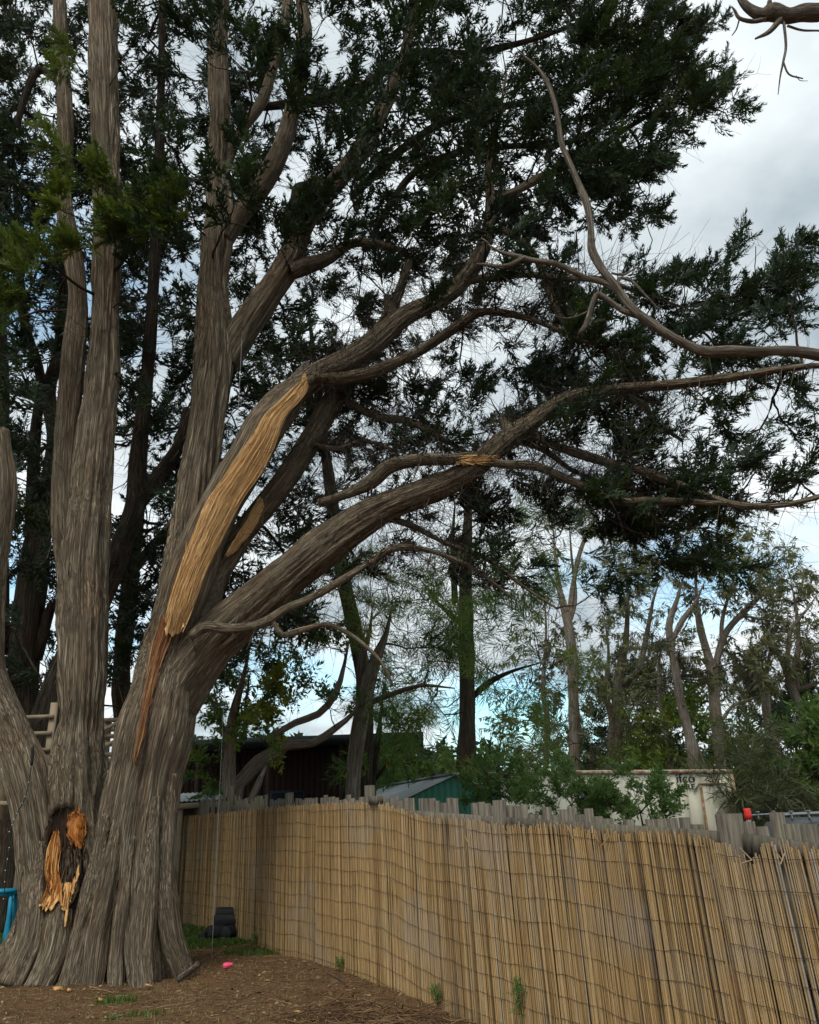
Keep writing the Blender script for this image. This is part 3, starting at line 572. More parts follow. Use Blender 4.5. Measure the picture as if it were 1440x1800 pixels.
def slivers(rows, n, m, off, tint, seed, lmax=.22, r=.0045, spill=.0):
    R_ = np.random.default_rng(seed); rows = np.array(rows,float); y0,y1 = rows[0,0],rows[-1,0]; t = np.linspace(0,1,5)
    ya = R_.uniform(y0,y1,n); yb = np.clip(ya-R_.uniform(.03,lmax,n)*(y1-y0), y0-spill*(y1-y0), y1); u = R_.beta(.8,.8,n)*1.06-.03; u2 = u+R_.normal(0,.05,n)
    yy = ya[:,None]*(1-t)+yb[:,None]*t; uu = u[:,None]*(1-t)+u2[:,None]*t; yc = np.clip(yy,y0,y1)
    X = np.interp(yc,rows[:,0],rows[:,1])*(1-uu)+np.interp(yc,rows[:,0],rows[:,2])*uu; Dp = surf_grid(X,yc)-off-R_.uniform(0,.03,n)[:,None]-.03*(t*t)[None]*(R_.random((n,1))<.25)
    for _ in range(2): Dp[:,1:-1] = (Dp[:,:-2]+Dp[:,2:]+2*Dp[:,1:-1])/4
    g_ = Geo(); btubes(g_, at(X.ravel(),yy.ravel(),Dp.ravel()).reshape(n,5,3), r*R_.uniform(.5,1.6,n)[:,None]*np.array([.6,1,1,.7,.1]), 4, R_.uniform(*tint,n)); kind(g_.build('splinters', M[m], tree),'stuff')
slivers(SC, 420, 'torn', .03, (.3,.75), 4, .3, .005); slivers(SC[:5], 40, 'torn', .03, (.4,.6), 14, .8, .006); slivers(SC[9:], 120, 'torn', .03, (.4,1.), 24, .5, .005)
slivers([(1085,282,294),(1112,276,306),(1130,268,298),(1160,263,285),(1200,257,273),(1250,249,261),(1300,240,250),(1345,234,237)], 150, 'torn', -.004, (.0,.22), 34, .4, .004)
slivers([(876,455,462),(890,446,463),(905,438,460),(925,424,448),(945,414,437),(962,404,420),(976,396,408)], 70, 'torn', .015, (.35,.6), 44, .4, .004)
slivers([(1430,121,147),(1450,118,151),(1470,121,151),(1488,127,146)], 70, 'orange', -.03, (.3,.6), 54, .5, .006); slivers([(1461,96,103),(1490,84,107),(1530,79,102),(1556,85,106),(1585,72,104),(1600,66,92)], 150, 'orange', -.02, (.3,.95), 64, .35, .006)
slivers([(1490,100,140),(1530,100,140),(1570,96,135),(1598,95,120)], 120, 'bark', -.06, (.1,.6), 74, .4, .008); slivers([(1552,108,128),(1600,106,122)], 40, 'orange', -.01, (.7,1.), 84, .7, .006)
slivers(HOL, 90, 'rot', -.05, (.3,.7), 94, .2, .012)
# splinters where the long branch broke
g = Geo(); n = 46
a = at(rng.uniform(800,822,n), rng.uniform(800,818,n), D0-.48); b_ = at(rng.uniform(835,882,n), rng.uniform(798,820,n), D0-.5-rng.uniform(0,.08,n))
t = np.linspace(0,1,4)[None,:,None]; btubes(g, a[:,None]*(1-t)+b_[:,None]*t, np.array([.008,.012,.008,.001])[None]*np.ones((n,1)), 4, rng.uniform(.4,.6,n)); g.build('broken_splinters', M['torn'], tree)
# loose bark strips
g = Geo(); idx = rng.choice(len(MV), 1500); idx = idx[(mpy[idx]>600)&(mpy[idx]<1730)][:900]
ln = rng.uniform(.1,.45,len(idx)); Pm = MV[idx]; top = Pm + np.array([0,-.004,0]); ctr = Pm.copy()
axis = unit(np.stack([rng.normal(.0,.07,len(idx))+np.where(mpx[idx]>190,.33,.03), rng.normal(0,.1,len(idx)), np.ones(len(idx))],-1))
lift = rng.uniform(.005,.05,len(idx)); t = np.linspace(0,1,5)
P = Pm[:,None]-axis[:,None]*(ln[:,None]*t)[...,None]; P[:,:,1] -= lift[:,None]*t**2; 
wd = rng.uniform(.004,.014,len(idx)); R = wd[:,None]*np.array([.7,1,.9,.6,.15])
btubes(g, P, R, 3, rng.uniform(.35,.9,len(idx))); kind(g.build('bark_strips', M['bark'], tree), 'stuff')

# foliage of the cypress: density of leaf cover per 60 px cell
ROWS = """755676676667776667996100
745675676667776668998200
745674566766677777 99500
867773566655677777887100
867775676644677788875000
756886666644666778860000
766886666656655678840000
665666554566655463000025
555565455234544562255366
544455456424434566677666
444455357643345667777766
444454347665445556654433
555454345455444445545422
543343234444344334555443
543343234433455444455555
433353224532235336765311
332254223422344223345200
322245224210000000000000
322244123000000000000000
222134130000000000000000
111122000000000000000000""".replace(' ','9').split('\n')
cl=[];ct=[];cf=[]
EFF = eff(TC,.42,12)*.40; EFC = eff(TCC,.44,12)*.41; print('EFF', EFF, EFC)
def cells():
    for r,row in enumerate(ROWS):
        for c,ch in enumerate(row): yield c*60, r*60, 60, int(ch)
    for y in range(-360,0,120):
        for x in range(-240,1200,120):
            if x < 1180+y*.2: yield x, y, 120, 5
    for y in range(0,1200,120):
        yield -120, y, 120, 5 if y<700 else 3
for x,y,s,v in cells():
    if v == 0: continue
    left = x < 480; tau = -math.log(1-min(v+(1.2 if left and y<480 else .4),9.4)/10.)
    lo,hi = (.9,4.6) if left else (.1,3.0)
    if x >= 1020: lo,hi = -.7,1.5
    if y >= 1020: lo,hi = 2.0,5.5
    fine = x >= 1020 or (x >= 540 and 420 <= y)
    A = (s/FPX*(D0+(lo+hi)/2)*1.1)**2*(1.2 if x>=1020 else 1.); n = rng.poisson(tau*A/(EFF if fine else EFC))
    for _ in range(n):
        px = x+rng.uniform(0,s); py = y+rng.uniform(0,s); dd = rng.uniform(lo,hi)
        if x<1020 and x>=240 and not (y>480 and x<780) and rng.random()<(.18 if y<420 else .08): dd = rng.uniform(-1.2,-.1)
        cl.append(at(px,py,D0+dd)); ct.append(.28+.10*rng.normal()+(.12 if x>=1020 else 0)); cf.append(fine)
# bright sprays hanging in front of the stems on the left
for (x,y,s,n) in [(128,105,12,2),(125,258,16,2),(165,312,24,3),(100,365,20,2),(255,388,40,7),(300,375,26,3),(232,430,26,3),(205,415,24,3),(150,435,24,2),(30,475,40,5),(60,500,30,3),(300,392,20,2),(30,525,24,2),(90,455,20,2)]:
    for _ in range(n): cl.append(at(x+rng.normal(0,s*.6),y+rng.normal(0,s*.4),D0-.3-rng.uniform(0,.5))); ct.append(.8+.08*rng.normal()); cf.append(True)
cl = np.array(cl); ct = np.array(ct); cf = np.array(cf)
P,R,order,Dr = grow(cl, LP, LR, .0065)
g = Geo(); btubes(g, P, np.minimum(R,.05), 5, .4); 
base = cl[order]; dirs = Dr.copy(); outx = base-np.array([BASE[0]+1.2,D0+.6,0]); outx[:,2]=0; dirs = unit(dirs*.6+unit(outx)*.8)
gl = Geo(); gt = Geo()
fo = cf[order]; co_ = ct[order]; lc_ = rng.uniform(.55,1.0,len(base))*np.where(co_>.65,.55,1); bs_ = base-dirs*np.where(co_>.65,.1,np.where(proj(base)[0]>850,.55,.3))[:,None]
foliage(gl, gt, bs_[fo], dirs[fo], lc_[fo], 12, TC, .42, co_[fo], up=.28); foliage(gl, gt, bs_[~fo], dirs[~fo], lc_[~fo], 12, TCC, .44, co_[~fo], up=.28)
print('cypress clumps', len(cl))
# bare dead twigs inside the crown
lpx,lpy,_ = proj(LP); zone = np.where((lpx>420)&(lpx<1150)&(lpy>430)&(lpy<1000)&(LR<.2))[0]
k = rng.integers(0,len(LP),4200); k = np.concatenate([k[(LR[k]<.24)&(LP[k][:,2]>2.6)], rng.choice(zone,4800)]); ex = rng.integers(0,len(P),2600)
S0 = np.vstack([LP[k], P[ex, rng.integers(1,5,len(ex))]]); n = len(S0); d = unit(rng.normal(0,1,(n,3))*[1,1,.75]+[.25,-.15,-.02])
ln = rng.uniform(.2,.75,n)*np.where(rng.random(n)<.2,1.5,1); t = np.linspace(0,1,5); bend = rng.normal(0,.55,(n,1,3)); bend[:,:,2] -= .12
TP = S0[:,None]+(d[:,None]*t[None,:,None]+bend*(t**2)[None,:,None])*ln[:,None,None]+np.cumsum(rng.normal(0,.016,(n,5,3)),1)
btubes(gt, TP, np.linspace(.0048,.0017,5)[None]*rng.uniform(.7,1.3,(n,1)), 3, rng.uniform(.3,1,n))
m_ = 6500; q = rng.integers(0,n,m_); S1 = TP[q,rng.integers(1,4,m_)]; d1 = unit(d[q]+bend[q,0]*.5+rng.normal(0,.6,(m_,3))); l1 = ln[q]*rng.uniform(.2,.6,m_); t4 = np.linspace(0,1,3)
btubes(gt, S1[:,None]+(d1[:,None]*t4[None,:,None]+rng.normal(0,.35,(m_,1,3))*(t4**2)[None,:,None])*l1[:,None,None], np.linspace(.003,.0014,3)[None]*np.ones((m_,1)), 3, rng.uniform(.3,1,m_))
kind(g.build('branches', M['bark_dark'], tree, True), 'stuff'); kind(gt.build('twigs', M['twig'], tree), 'stuff'); kind(gl.build('foliage', M['cyp'], tree), 'stuff')

# ------------------------------------------------------------------ bamboo screens and the paling fence
def line_fit():
    pts = np.array([ground(*p)[:2] for p in [(420,1651),(463,1664),(555,1693),(626,1713),(735,1760),(820,1797)]])
    c = pts.mean(0); u,s_,vt = np.linalg.svd(pts-c); d = vt[0]; d = d if d[0]>0 else -d
    return c, d
FC, FD = line_fit(); s_corner = float((ground(420,1651)[:2]-FC)@FD); CORN = FC+FD*s_corner
lft = np.array(ground(300,1616)[:2]); LD = (lft-CORN)/np.linalg.norm(lft-CORN)
def fpos(s):
    s = np.asarray(s,float)[...,None]; return np.where(s>=0, CORN+FD*s, CORN-LD*s)
def fnorm(s):
    d = np.where((np.asarray(s,float)>=0)[...,None], FD, -LD); return np.stack([-d[...,1], d[...,0]],-1)*np.sign(-FD[1]*0+1)
fn_sign = 1.0 if fnorm(np.array([1.0]))[0] @ np.array([.5,.9]) > 0 else -1.0
BTOP = np.array([(150,1442),(320,1437),(420,1426),(540,1415),(640,1411),(690,1416),(750,1437),(785,1434),(830,1442),(900,1450),(990,1451),(1050,1457),(1100,1464),(1170,1461),(1235,1464),(1246,1470),(1290,1486),(1340,1496),(1370,1480),(1440,1490),(1600,1515),(4000,1890)],float)
PTOP = np.array([(150,1420),(390,1403),(480,1405),(640,1402),(700,1403),(800,1407),(870,1414),(960,1425),(1060,1434),(1200,1441),(1262,1431),(1330,1438),(1440,1451),(1600,1471),(4000,1790)],float)
def top_z(XY, curve):
    z = np.full(len(XY),1.6)
    for _ in range(4):
        px,py,_d = proj(np.column_stack([XY,z])); z = at(px, np.interp(px,curve[:,0],curve[:,1]), XY[:,1])[:,2]
    return z
def s_of_px(px):
    ss = np.linspace(-8,13,4000); XY = fpos(ss); x,_,zz = proj(np.column_stack([XY,np.full(len(ss),1.5)])); ok = zz>.5
    return float(np.interp(px, x[ok], ss[ok]))
bounds = [s_of_px(v) for v in (205,415,557,823,1247)]+[12.4]
wob = rng.random((8,64))
rolls = ['pale bamboo screen on the fence stretch behind the charred logs, next to the cypress trunk','bamboo screen right of the fence corner, in front of the brown shed','bamboo screen in front of the grey shed roof and green gable','bamboo screen with the ragged gap at its end, in front of the cream container','weathered bamboo screen with broken tops beside the ragged gap']
for k in range(5):
    s0,s1 = bounds[k]+.006, bounds[k+1]-.004
    if k == 4: s0 += .03
    n = int((s1-s0)/.0128); ss = np.linspace(s0,s1,n)+rng.normal(0,.0022,n)
    keep = rng.random(n) > (.012 if k<4 else .03); ss = ss[keep]; n = len(ss)
    XY = fpos(ss); nn = fnorm(ss)*fn_sign; off = (vnoise(ss*1.2+k, ss*0+k, wob)-.5)*.05+rng.normal(0,.002,n) - .004*(k%2)
    XY = XY+nn*off[:,None]; zt = top_z(XY,BTOP)+rng.normal(0,.014,n); zb = gz(XY[:,0],XY[:,1])-.03
    if k == 4: 
        px = proj(np.column_stack([XY,zt]))[0]; zt -= np.where((px>1300)&(px<1350), rng.uniform(.02,.09,n), 0)
    if k == 3:
        px = proj(np.column_stack([XY,zt]))[0]; zt -= np.where((px>1222)&(px<1250), rng.uniform(0,.05,n), 0)
    lean = np.interp(ss, [0,2,9],[0,.015,.05])+.012*np.sin(ss*2.1)+rng.normal(0,.004,n)
    t = np.array([0,.5,1.]); h = zt-zb; P = np.empty((n,3,3)); dirv = np.where((ss>=0)[:,None],FD,-LD)
    for q,tt in enumerate(t):
        P[:,q,:2] = XY - dirv*(lean*h*(tt-.3))[:,None]+rng.normal(0,.0025,(n,2)); P[:,q,2] = zb+h*tt
    rad = rng.uniform(.0049,.0072,n); tint = np.clip(.5+.22*rng.normal(size=n)+.2*(vnoise(ss*3,ss*0+5,wob)-.5),0,1)
    R = rad[:,None]*np.array([1.05,1,.9])
    c = fpos(np.array([(s0+s1)/2]))[0]
    th = empty('bamboo_screen',(c[0],c[1],float(gz(c[0],c[1]))),rolls[k],'screen','bamboo screens')
    if k >= 2:
        for i in range(n):
            gg = Geo(); btubes(gg, P[i:i+1], R[i:i+1], 6, tint[i]); gg.build('stick', M['stick'], th, True)
    else:
        gg = Geo(); btubes(gg, P, R, 5, tint); kind(gg.build('sticks', M['stick'], th, True),'stuff')
    # wires
    sw = np.arange(s0,s1,.05); XYw = fpos(sw)+fnorm(sw)*fn_sign*((vnoise(sw*1.2+k,sw*0+k,wob)-.5)*.05-.0115)[:,None]; zt_ = top_z(XYw,BTOP)
    ker = np.ones(13)/13; zs = np.convolve(np.pad(zt_,6,mode='edge'),ker,'valid'); zs = zs[:len(sw)]
    for r in range(11):
        dz = .075+r*.168+.02*math.sin(k*3+r); z = zs-dz+.03*(vnoise(sw*2.6+r*.3,sw*0+r*.2,wob)-.5)+.016*(vnoise(sw*6+r*3,sw*0+r,wob)-.5)+.01*(vnoise(sw*19+r*7,sw*0+r+k,wob)-.5)
        if (z < gz(XYw[:,0],XYw[:,1])+.02).mean() > .5: break
        gg = Geo(); btubes(gg, np.column_stack([XYw,z])[None], np.full((1,len(sw)),.0020), 3, .5); gg.build('wire', M['wire'], th)
def obox(geo, c, ux, uy, uz, h, tint=.5):
    Rm = np.column_stack([ux,uy,uz]); geo.box(c, h, Rm, tint)
UP = np.array([0,0,1.])
fen = empty('paling_fence', (*fpos(np.array([3.0]))[0],0), 'old weathered grey paling fence standing behind the bamboo screens','fence')
def v3(v,z=0.): return np.array([v[0],v[1],z])
s = bounds[0]+.3
while s < bounds[5]:
    wdt = rng.uniform(.085,.105); sm = s+wdt/2; XY = fpos(np.array([sm])); nn = fnorm(np.array([sm]))*fn_sign; p = (XY+nn*.135)
    px = proj(np.array([p[0,0],p[0,1],1.6]))[0]
    s += wdt+rng.uniform(.004,.022)
    if 812 < px < 828 or 1236 < px < 1256 or (rng.random()<.07 and px<1200): continue
    ptop = np.interp(px,PTOP[:,0],PTOP[:,1])+(rng.normal(0,3.5) if px<900 else rng.normal(0,8)); zt = float(at(px,ptop,p[0,1])[2])
    if 1000<px<1210 and rng.random()<.25: zt -= .06
    d = FD if sm>=0 else -LD; ln_ = rng.normal(0,.012); ux = np.array([d[0],d[1],ln_]); uz = np.array([-d[0]*(ln_+.02),-d[1]*(ln_+.02),1]); uz/=np.linalg.norm(uz)
    zb = float(gz(*p[0]))-.02; gg = Geo(); obox(gg, (p[0,0],p[0,1],(zt+zb)/2), ux, v3(nn[0]), uz, (wdt/2,.009,(zt-zb)/2), rng.uniform(.3,.8)); gg.build('paling', M['grey'], fen)
PXS = [(395,1383,.055),(498,1394,.06),(640,1381,.06),(868,1407,.052),(1270,1431,.07),(1520,1440,.07)]
ps = [s_of_px(p[0]) for p in PXS]; e_ = fpos(np.array([12.35])); ze_ = top_z(e_,PTOP)[0]; pe_ = proj(np.array([*e_[0],ze_])); PXS.append((float(pe_[0]),float(pe_[1])-20,.07)); ps.append(12.35)
for (px,py,hw),sp in zip(PXS,ps):
    p = fpos(np.array([sp]))[0]+fnorm(np.array([sp]))[0]*fn_sign*.082; zt = float(at(px,py,p[1])[2]); zb = float(gz(*p))-.1; d = FD if sp>=0 else -LD
    gg = Geo(); obox(gg,(p[0],p[1],(zt+zb)/2),v3(d),v3(fnorm(np.array([sp]))[0]),UP,(hw,.04,(zt-zb)/2),rng.uniform(.35,.6)); gg.build('post',M['grey'],fen)
for a,b_ in zip(ps[:-1],ps[1:]):
    for dz in (.17,.85,1.5):
        pa,pb = fpos(np.array([a,b_])); nn = fnorm(np.array([b_]))[0]*fn_sign
        za,zb = top_z(np.array([pa,pb]),PTOP)-dz; A = v3(pa+nn*.09,za); B = v3(pb+nn*.09,zb); ux = (B-A); L_ = np.linalg.norm(ux); ux/=L_
        gg = Geo(); obox(gg,(A+B)/2,ux,v3(nn),np.cross(ux,v3(nn)),(L_/2-.08,.021,.058),rng.uniform(.4,.7)); gg.build('rail',M['grey'],fen)
# planter-like box on the fence and loose twigs of bamboo poking out
p = at(661,1407,proj and float(fpos(np.array([s_of_px(661)]))[0][1])); gg = Geo(); obox(gg,p,v3(FD),v3(fnorm(np.array([1.]))[0]),UP,(.085,.05,.045),.35); tag(gg.build('timber_block',M['grey']),'short brown timber block fixed on top of the fence beside a post','timber')
gg = Geo()
for (x0,y0,x1,y1) in [(882,1452,897,1474),(996,1450,1008,1474),(1040,1463,1054,1480),(1055,1490,1070,1472),(1228,1468,1224,1500),(1304,1518,1322,1512),(1300,1490,1322,1512),(1355,1485,1375,1512),(1380,1500,1372,1520),(818,1470,822,1480)]:
    Y = float(fpos(np.array([s_of_px((x0+x1)/2)]))[0][1])-.03; a,b_ = at(x0,y0,Y),at(x1,y1,Y-.02); btubes(gg,np.array([[a,(a+b_)/2,b_]]),np.full((1,3),.005),5,rng.uniform(.2,.9))
kind(tag(gg.build('broken_reeds',M['stick']),'broken bamboo ends sticking out along the screen tops','reeds'),'stuff')
# ------------------------------------------------------------------ neighbour's trees
LP_ALL = []
def bgtree(name, label, cat, D, stems, blobs, temps, size, nsp, Lc, lmat, bmat='gum', up=.1, thick=3., group=None, tip=.008, twigs=0, EK=1., ns=12, ground_first=True, bare=0):
    """stems: px polylines (x,y,w[,dD]); blobs: (x,y,rx,ry,density,tint)"""
    b0 = at(stems[0][0][0], stems[0][0][1], D+(stems[0][0][3] if len(stems[0][0])>3 else 0)) if stems else at(blobs[0][0],blobs[0][1],D)
    z0 = float(gz(b0[0],b0[1])); root = empty(name,(b0[0],b0[1],z0),label,cat,group)
    lp=[];lr=[]
    for i,st in enumerate(stems):
        P=[]
        for q in st:
            p = at(q[0],q[1],D+(q[3] if len(q)>3 else 0)); P.append([*p, q[2]/FPX*proj(p)[2]])
        P = np.array(P); P[-1,3] *= .25; P[-2,3] *= .7
        if i == 0 or (P[0,2] < 2.2 and ground_first):
            P = np.vstack([[P[0,0]+(P[0,0]-P[1,0])*.3,P[0,1],z0-.1,P[0,3]*1.25],P])
        gg = Geo(); n_ = ns if i==0 else max(6,ns-4); tube(gg,P,n_,.25,bark_disp(.015,.2),True,.5+.15*rng.normal()); gg.build('trunk' if (i==0 or P[0,2]<1) else 'limb', M[bmat], root, True)
        Q = catmull(P,.3); lp.append(Q[:,:3]); lr.append(Q[:,3])
    E = eff(temps,size,nsp)*EK*.62; C=[];T=[]
    for x,y,rx,ry,dn,ti in blobs:
        zc_ = proj(at(x,y,D))[2]; A = math.pi*rx*ry*(zc_/FPX)**2; n = max(1,rng.poisson(-math.log(1-min(dn,9.4)/10)*A/E))
        a = rng.uniform(0,2*np.pi,n); r = np.sqrt(rng.uniform(0,1,n)); xs = x+rx*r*np.cos(a); ys = y+ry*r*np.sin(a); rd = max(rx,ry)*zc_/FPX
        C.append(at(xs,ys,D+rng.uniform(-1,1,n)*min(thick,rd*1.1))); T.append(ti+rng.normal(0,.09,n))
    C = np.vstack(C); T = np.concatenate(T); C[:,2] = np.maximum(C[:,2], .15)
    if not stems: lp=[np.array([[b0[0],b0[1],z0],[b0[0],b0[1],z0+.3]])]; lr=[np.array([.05,.05])]
    P,R,order,Dr = grow(C, np.vstack(lp), np.concatenate(lr), tip)
    gb = Geo(); btubes(gb,P,np.minimum(R,.12),4,.45); gl = Geo()
    foliage(gl, gb, C[order], Dr, Lc*rng.uniform(.7,1.3,len(C)), nsp, temps, size, T[order], up=up, tw_r=tip*.7)
    if bare:
        q = rng.integers(0,len(P),bare); S0 = P[q,rng.integers(1,6,bare)]; d = unit(Dr[q]+rng.normal(0,.8,(bare,3))); t = np.linspace(0,1,4)
        btubes(gb, S0[:,None]+(d[:,None]*t[None,:,None]+rng.normal(0,.2,(bare,1,3))*(t*t)[None,:,None])*(Lc*rng.uniform(.6,1.6,bare))[:,None,None], np.linspace(tip*.7,tip*.25,4)[None]*np.ones((bare,1)),3,rng.uniform(.3,.9,bare))
    kind(gb.build('branches',M[bmat if bmat!='gum' else 'twig'],root),'stuff'); kind(gl.build('foliage',M[lmat],root),'stuff'); return root
# dark cypresses standing behind the big one
bgtree('cypress_tree','dark cypress behind the big tree, next to its sawn stub','tree',D0+4.5,
  [[(36,1300,26),(40,1200,24),(47,1100,24),(66,950,23),(80,870,15),(94,780,12),(86,690,11),(104,610,10),(116,450,9),(120,300,7),(122,100,4)],[(58,990,13),(56,880,11),(62,760,9),(70,660,8),(42,560,8),(30,400,7),(20,200,5)],[(66,1160,9),(85,1080,10),(92,1060,8),(110,1090,6),(140,1150,4)],[(8,1150,9),(2,900,10),(6,700,9),(2,500,8),(0,300,6)]],
  [(60,700,60,120,4,.3),(40,900,60,120,3.5,.3),(100,1000,50,80,3,.3),(30,480,60,100,5,.3),(60,1150,60,60,2.5,.35)], TC,.5,12,.9,'cyp','bark_dark',.2,ns=16)
bgtree('cypress_tree','dark cypress seen through the gap between the two main trunks','tree',D0+6.5,
  [[(215,1330,16),(212,1200,16),(220,1100,15),(230,1000,14),(240,900,12),(250,760,10),(262,600,8),(270,400,6)],[(230,1010,8),(268,960,8),(300,930,8),(350,900,6)]],
  [(235,1180,45,50,4.5,.3),(250,1060,50,60,5.5,.35),(280,960,50,60,5,.32),(265,820,50,80,4.5,.3),(250,660,60,90,4,.3),(320,700,40,90,3,.3),(420,1060,60,50,4,.45),(400,1140,50,40,3.5,.35)], TC,.5,12,.9,'cyp','bark_dark',.2,ns=14)
bgtree('cypress_tree','dark cypress filling the view behind the torn limb','tree',D0+8,
  [[(640,1390,14),(640,1200,13),(600,1000,12),(580,850,10),(560,700,9),(540,520,7)]],
  [(540,960,70,50,4.5,.3),(640,720,80,60,4,.3),(600,880,70,60,3,.25),(520,700,60,70,5,.3),(700,640,70,60,3,.3),(480,560,70,80,4.5,.3),(460,1010,50,40,4,.4)], TC,.5,12,.9,'cyp','bark_dark',.2,ns=12)
# trees between the shed and the container
bgtree('multi_stemmed_tree','leafy yellow green tree with several stems in front of the brown shed','tree',16.5,
  [[(402,1405,13),(402,1340,12),(410,1260,9),(430,1180,6),(445,1110,4)],[(412,1405,13,.1),(428,1370,12,.1),(455,1340,12,0),(478,1325,11,0),(505,1310,9,0),(550,1306,7,0),(590,1280,6,0),(625,1250,5,0),(655,1200,4,0)],[(440,1408,6,-.3),(455,1375,8,-.3),(468,1345,7,-.3)],[(470,1300,5,.3),(520,1270,6,.3),(560,1255,6,.3),(590,1220,6,.3),(605,1170,5,.3),(615,1120,3,.3)],[(430,1300,4,-.2),(432,1240,4,-.2),(440,1180,3,-.2)],[(405,1330,4,.2),(385,1260,4,.2),(365,1220,3,.2),(350,1190,2,.2)]],
  [(430,1235,62,62,6,.66),(455,1205,40,40,6,.95),(395,1350,38,36,7.5,.5),(470,1318,34,34,4.5,.85),(520,1180,70,60,3.5,.4),(545,1110,70,50,3.5,.45),(590,1230,55,50,2.5,.4),(380,1200,40,50,3,.45),(420,1140,50,40,4,.4)], TBRO,.34,11,.5,'broad','gum',.25,1.6,tip=.006,bare=500)
bgtree('gum_tree','pale smooth trunked gum rising behind the fence post','tree',17,
  [[(620,1405,12),(624,1340,12.5),(630,1290,13),(640,1235,13),(650,1190,12),(664,1150,9),(680,1110,6),(690,1060,4)],[(630,1300,8,.1),(632,1250,8,.1),(634,1200,8,.1),(638,1150,7,.1),(650,1110,5,.1),(655,1060,3,.1)],[(640,1240,5,.2),(690,1220,5,.2),(740,1205,5,.2),(800,1210,4,.2)]],
  [(690,1060,60,60,4.5,.72),(740,1150,60,60,4.5,.5),(640,1130,50,50,3.5,.5),(600,1060,60,50,3,.4),(720,1250,60,50,4,.5),(660,1230,40,60,2.5,.5)], TNEE,.5,10,.7,'broad','gum',-.15,1.8,tip=.007,bare=300)
bgtree('cypress_tree','straight rough trunked cypress standing behind the green shed','tree',22,
  [[(818,1420,19),(820,1340,17),(822,1250,15),(820,1150,14),(818,1050,12),(820,960,10),(824,880,8),(826,790,5)],[(826,1230,5),(860,1200,5),(900,1180,4),(950,1165,3)],[(800,1060,6),(796,960,6),(800,880,4)],[(815,1100,5),(770,1060,5),(740,1020,4)],[(826,1330,5),(870,1370,5),(880,1300,4)]],
  [(760,1060,60,60,4,.4),(820,1010,60,60,4.5,.45),(880,960,50,60,3.5,.3),(900,1040,60,50,4.5,.45),(760,1180,60,60,4.5,.45),(840,1180,50,50,4,.45),(790,1290,60,50,5.5,.5),(800,1370,50,34,6.5,.55),(900,1200,50,50,3,.4),(870,1320,40,40,3.5,.4),(700,1330,50,50,4,.45),(930,930,60,40,3,.3),(950,1110,40,60,4,.45)], TNEE,.75,12,1.1,'broad','bark_dark',-.1,2.5,tip=.011,bare=500)
bgtree('sapling','thin dark stemmed sapling between pale gum trunk and grey roof','tree',19,
  [[(655,1400,6),(660,1330,6),(668,1270,5),(675,1200,4)],[(660,1370,3),(690,1330,3),(720,1300,2)]],
  [(690,1310,50,50,4,.5),(660,1370,34,28,5,.7),(720,1370,40,28,4.5,.6)], TBRO,.4,10,.6,'broad','bark_dark',.1,1.5,tip=.007)
# the gums beyond the container
G='gum trees beyond the container'
def gum(label,D,stems,blobs,**k): return bgtree('gum_tree',label,'tree',D,stems,blobs,TGUM,k.pop('size',.52),9,1.1,'gumleaf','gum',-.1,3.,G,tip=.012,EK=1.35,bare=k.pop('bare',600),**k)
gum('tall slim gum with a dark lower trunk, bare forked top and sparse leaves',34,
  [[(1011,1360,10),(1010,1290,9.5),(1008,1218,9),(1005,1150,8.5),(998,1092,8),(985,1042,5),(977,987,4),(972,920,3)],[(1000,1090,5),(1006,1040,4.5),(1020,970,4),(1045,910,3),(1060,880,2)],[(1000,1100,4),(1012,1050,3.5),(1005,980,3),(1000,900,2)],[(960,1350,5),(962,1260,5),(955,1210,4),(960,1100,3),(950,1000,2)],[(990,1050,4),(960,1000,3),(930,950,2)]],
  [(970,930,60,50,3,.45),(1030,920,50,50,2.5,.45),(985,1010,60,50,1.8,.4),(985,1110,50,60,4,.5),(955,1180,50,60,4,.5),(1020,1190,40,50,4,.55),(930,1260,40,50,3,.4)],bare=500)
gum('white trunked gum with an elbow shaped side branch',36,
  [[(1084,1360,9),(1086,1290,9),(1085,1218,8.5),(1090,1175,7.5),(1100,1130,5),(1104,1044,4),(1100,980,2)],[(1088,1205,6),(1104,1194,5.5),(1122,1178,5),(1131,1145,5),(1140,1100,4),(1150,1050,3),(1165,1010,2)],[(1070,1360,7),(1076,1270,7),(1064,1220,5),(1070,1150,4),(1062,1080,3)]],
  [(1080,1040,40,60,4.5,.5),(1110,1000,50,50,4,.55),(1070,1130,40,50,4,.45),(1130,1090,40,50,3,.45),(1050,1190,40,40,3.5,.45),(1125,1215,50,34,4,.35)])
gum('leaning slender gum behind the long container roof',33,
  [[(1181,1365,6),(1172,1290,5.5),(1162,1232,5),(1158,1180,4),(1165,1120,3)]], [(1150,1150,40,50,4,.45),(1170,1190,34,40,4,.45)], bare=80)
gum('pink barked gum leaning over the lettered end of the container',30,
  [[(1222,1362,9.5),(1218,1320,10),(1206,1270,9),(1194,1220,8),(1186,1170,7),(1176,1102,6),(1190,1055,5),(1205,1000,3)],[(1205,1272,4),(1225,1310,4.5),(1245,1362,5)],[(1180,1130,5),(1200,1090,5),(1222,1060,4),(1240,1020,3)]],
  [(1180,1130,40,40,5,.42),(1190,1190,40,40,5,.4),(1170,1000,50,40,3.5,.55),(1220,985,50,40,3.5,.5),(1140,970,40,30,3,.5)])
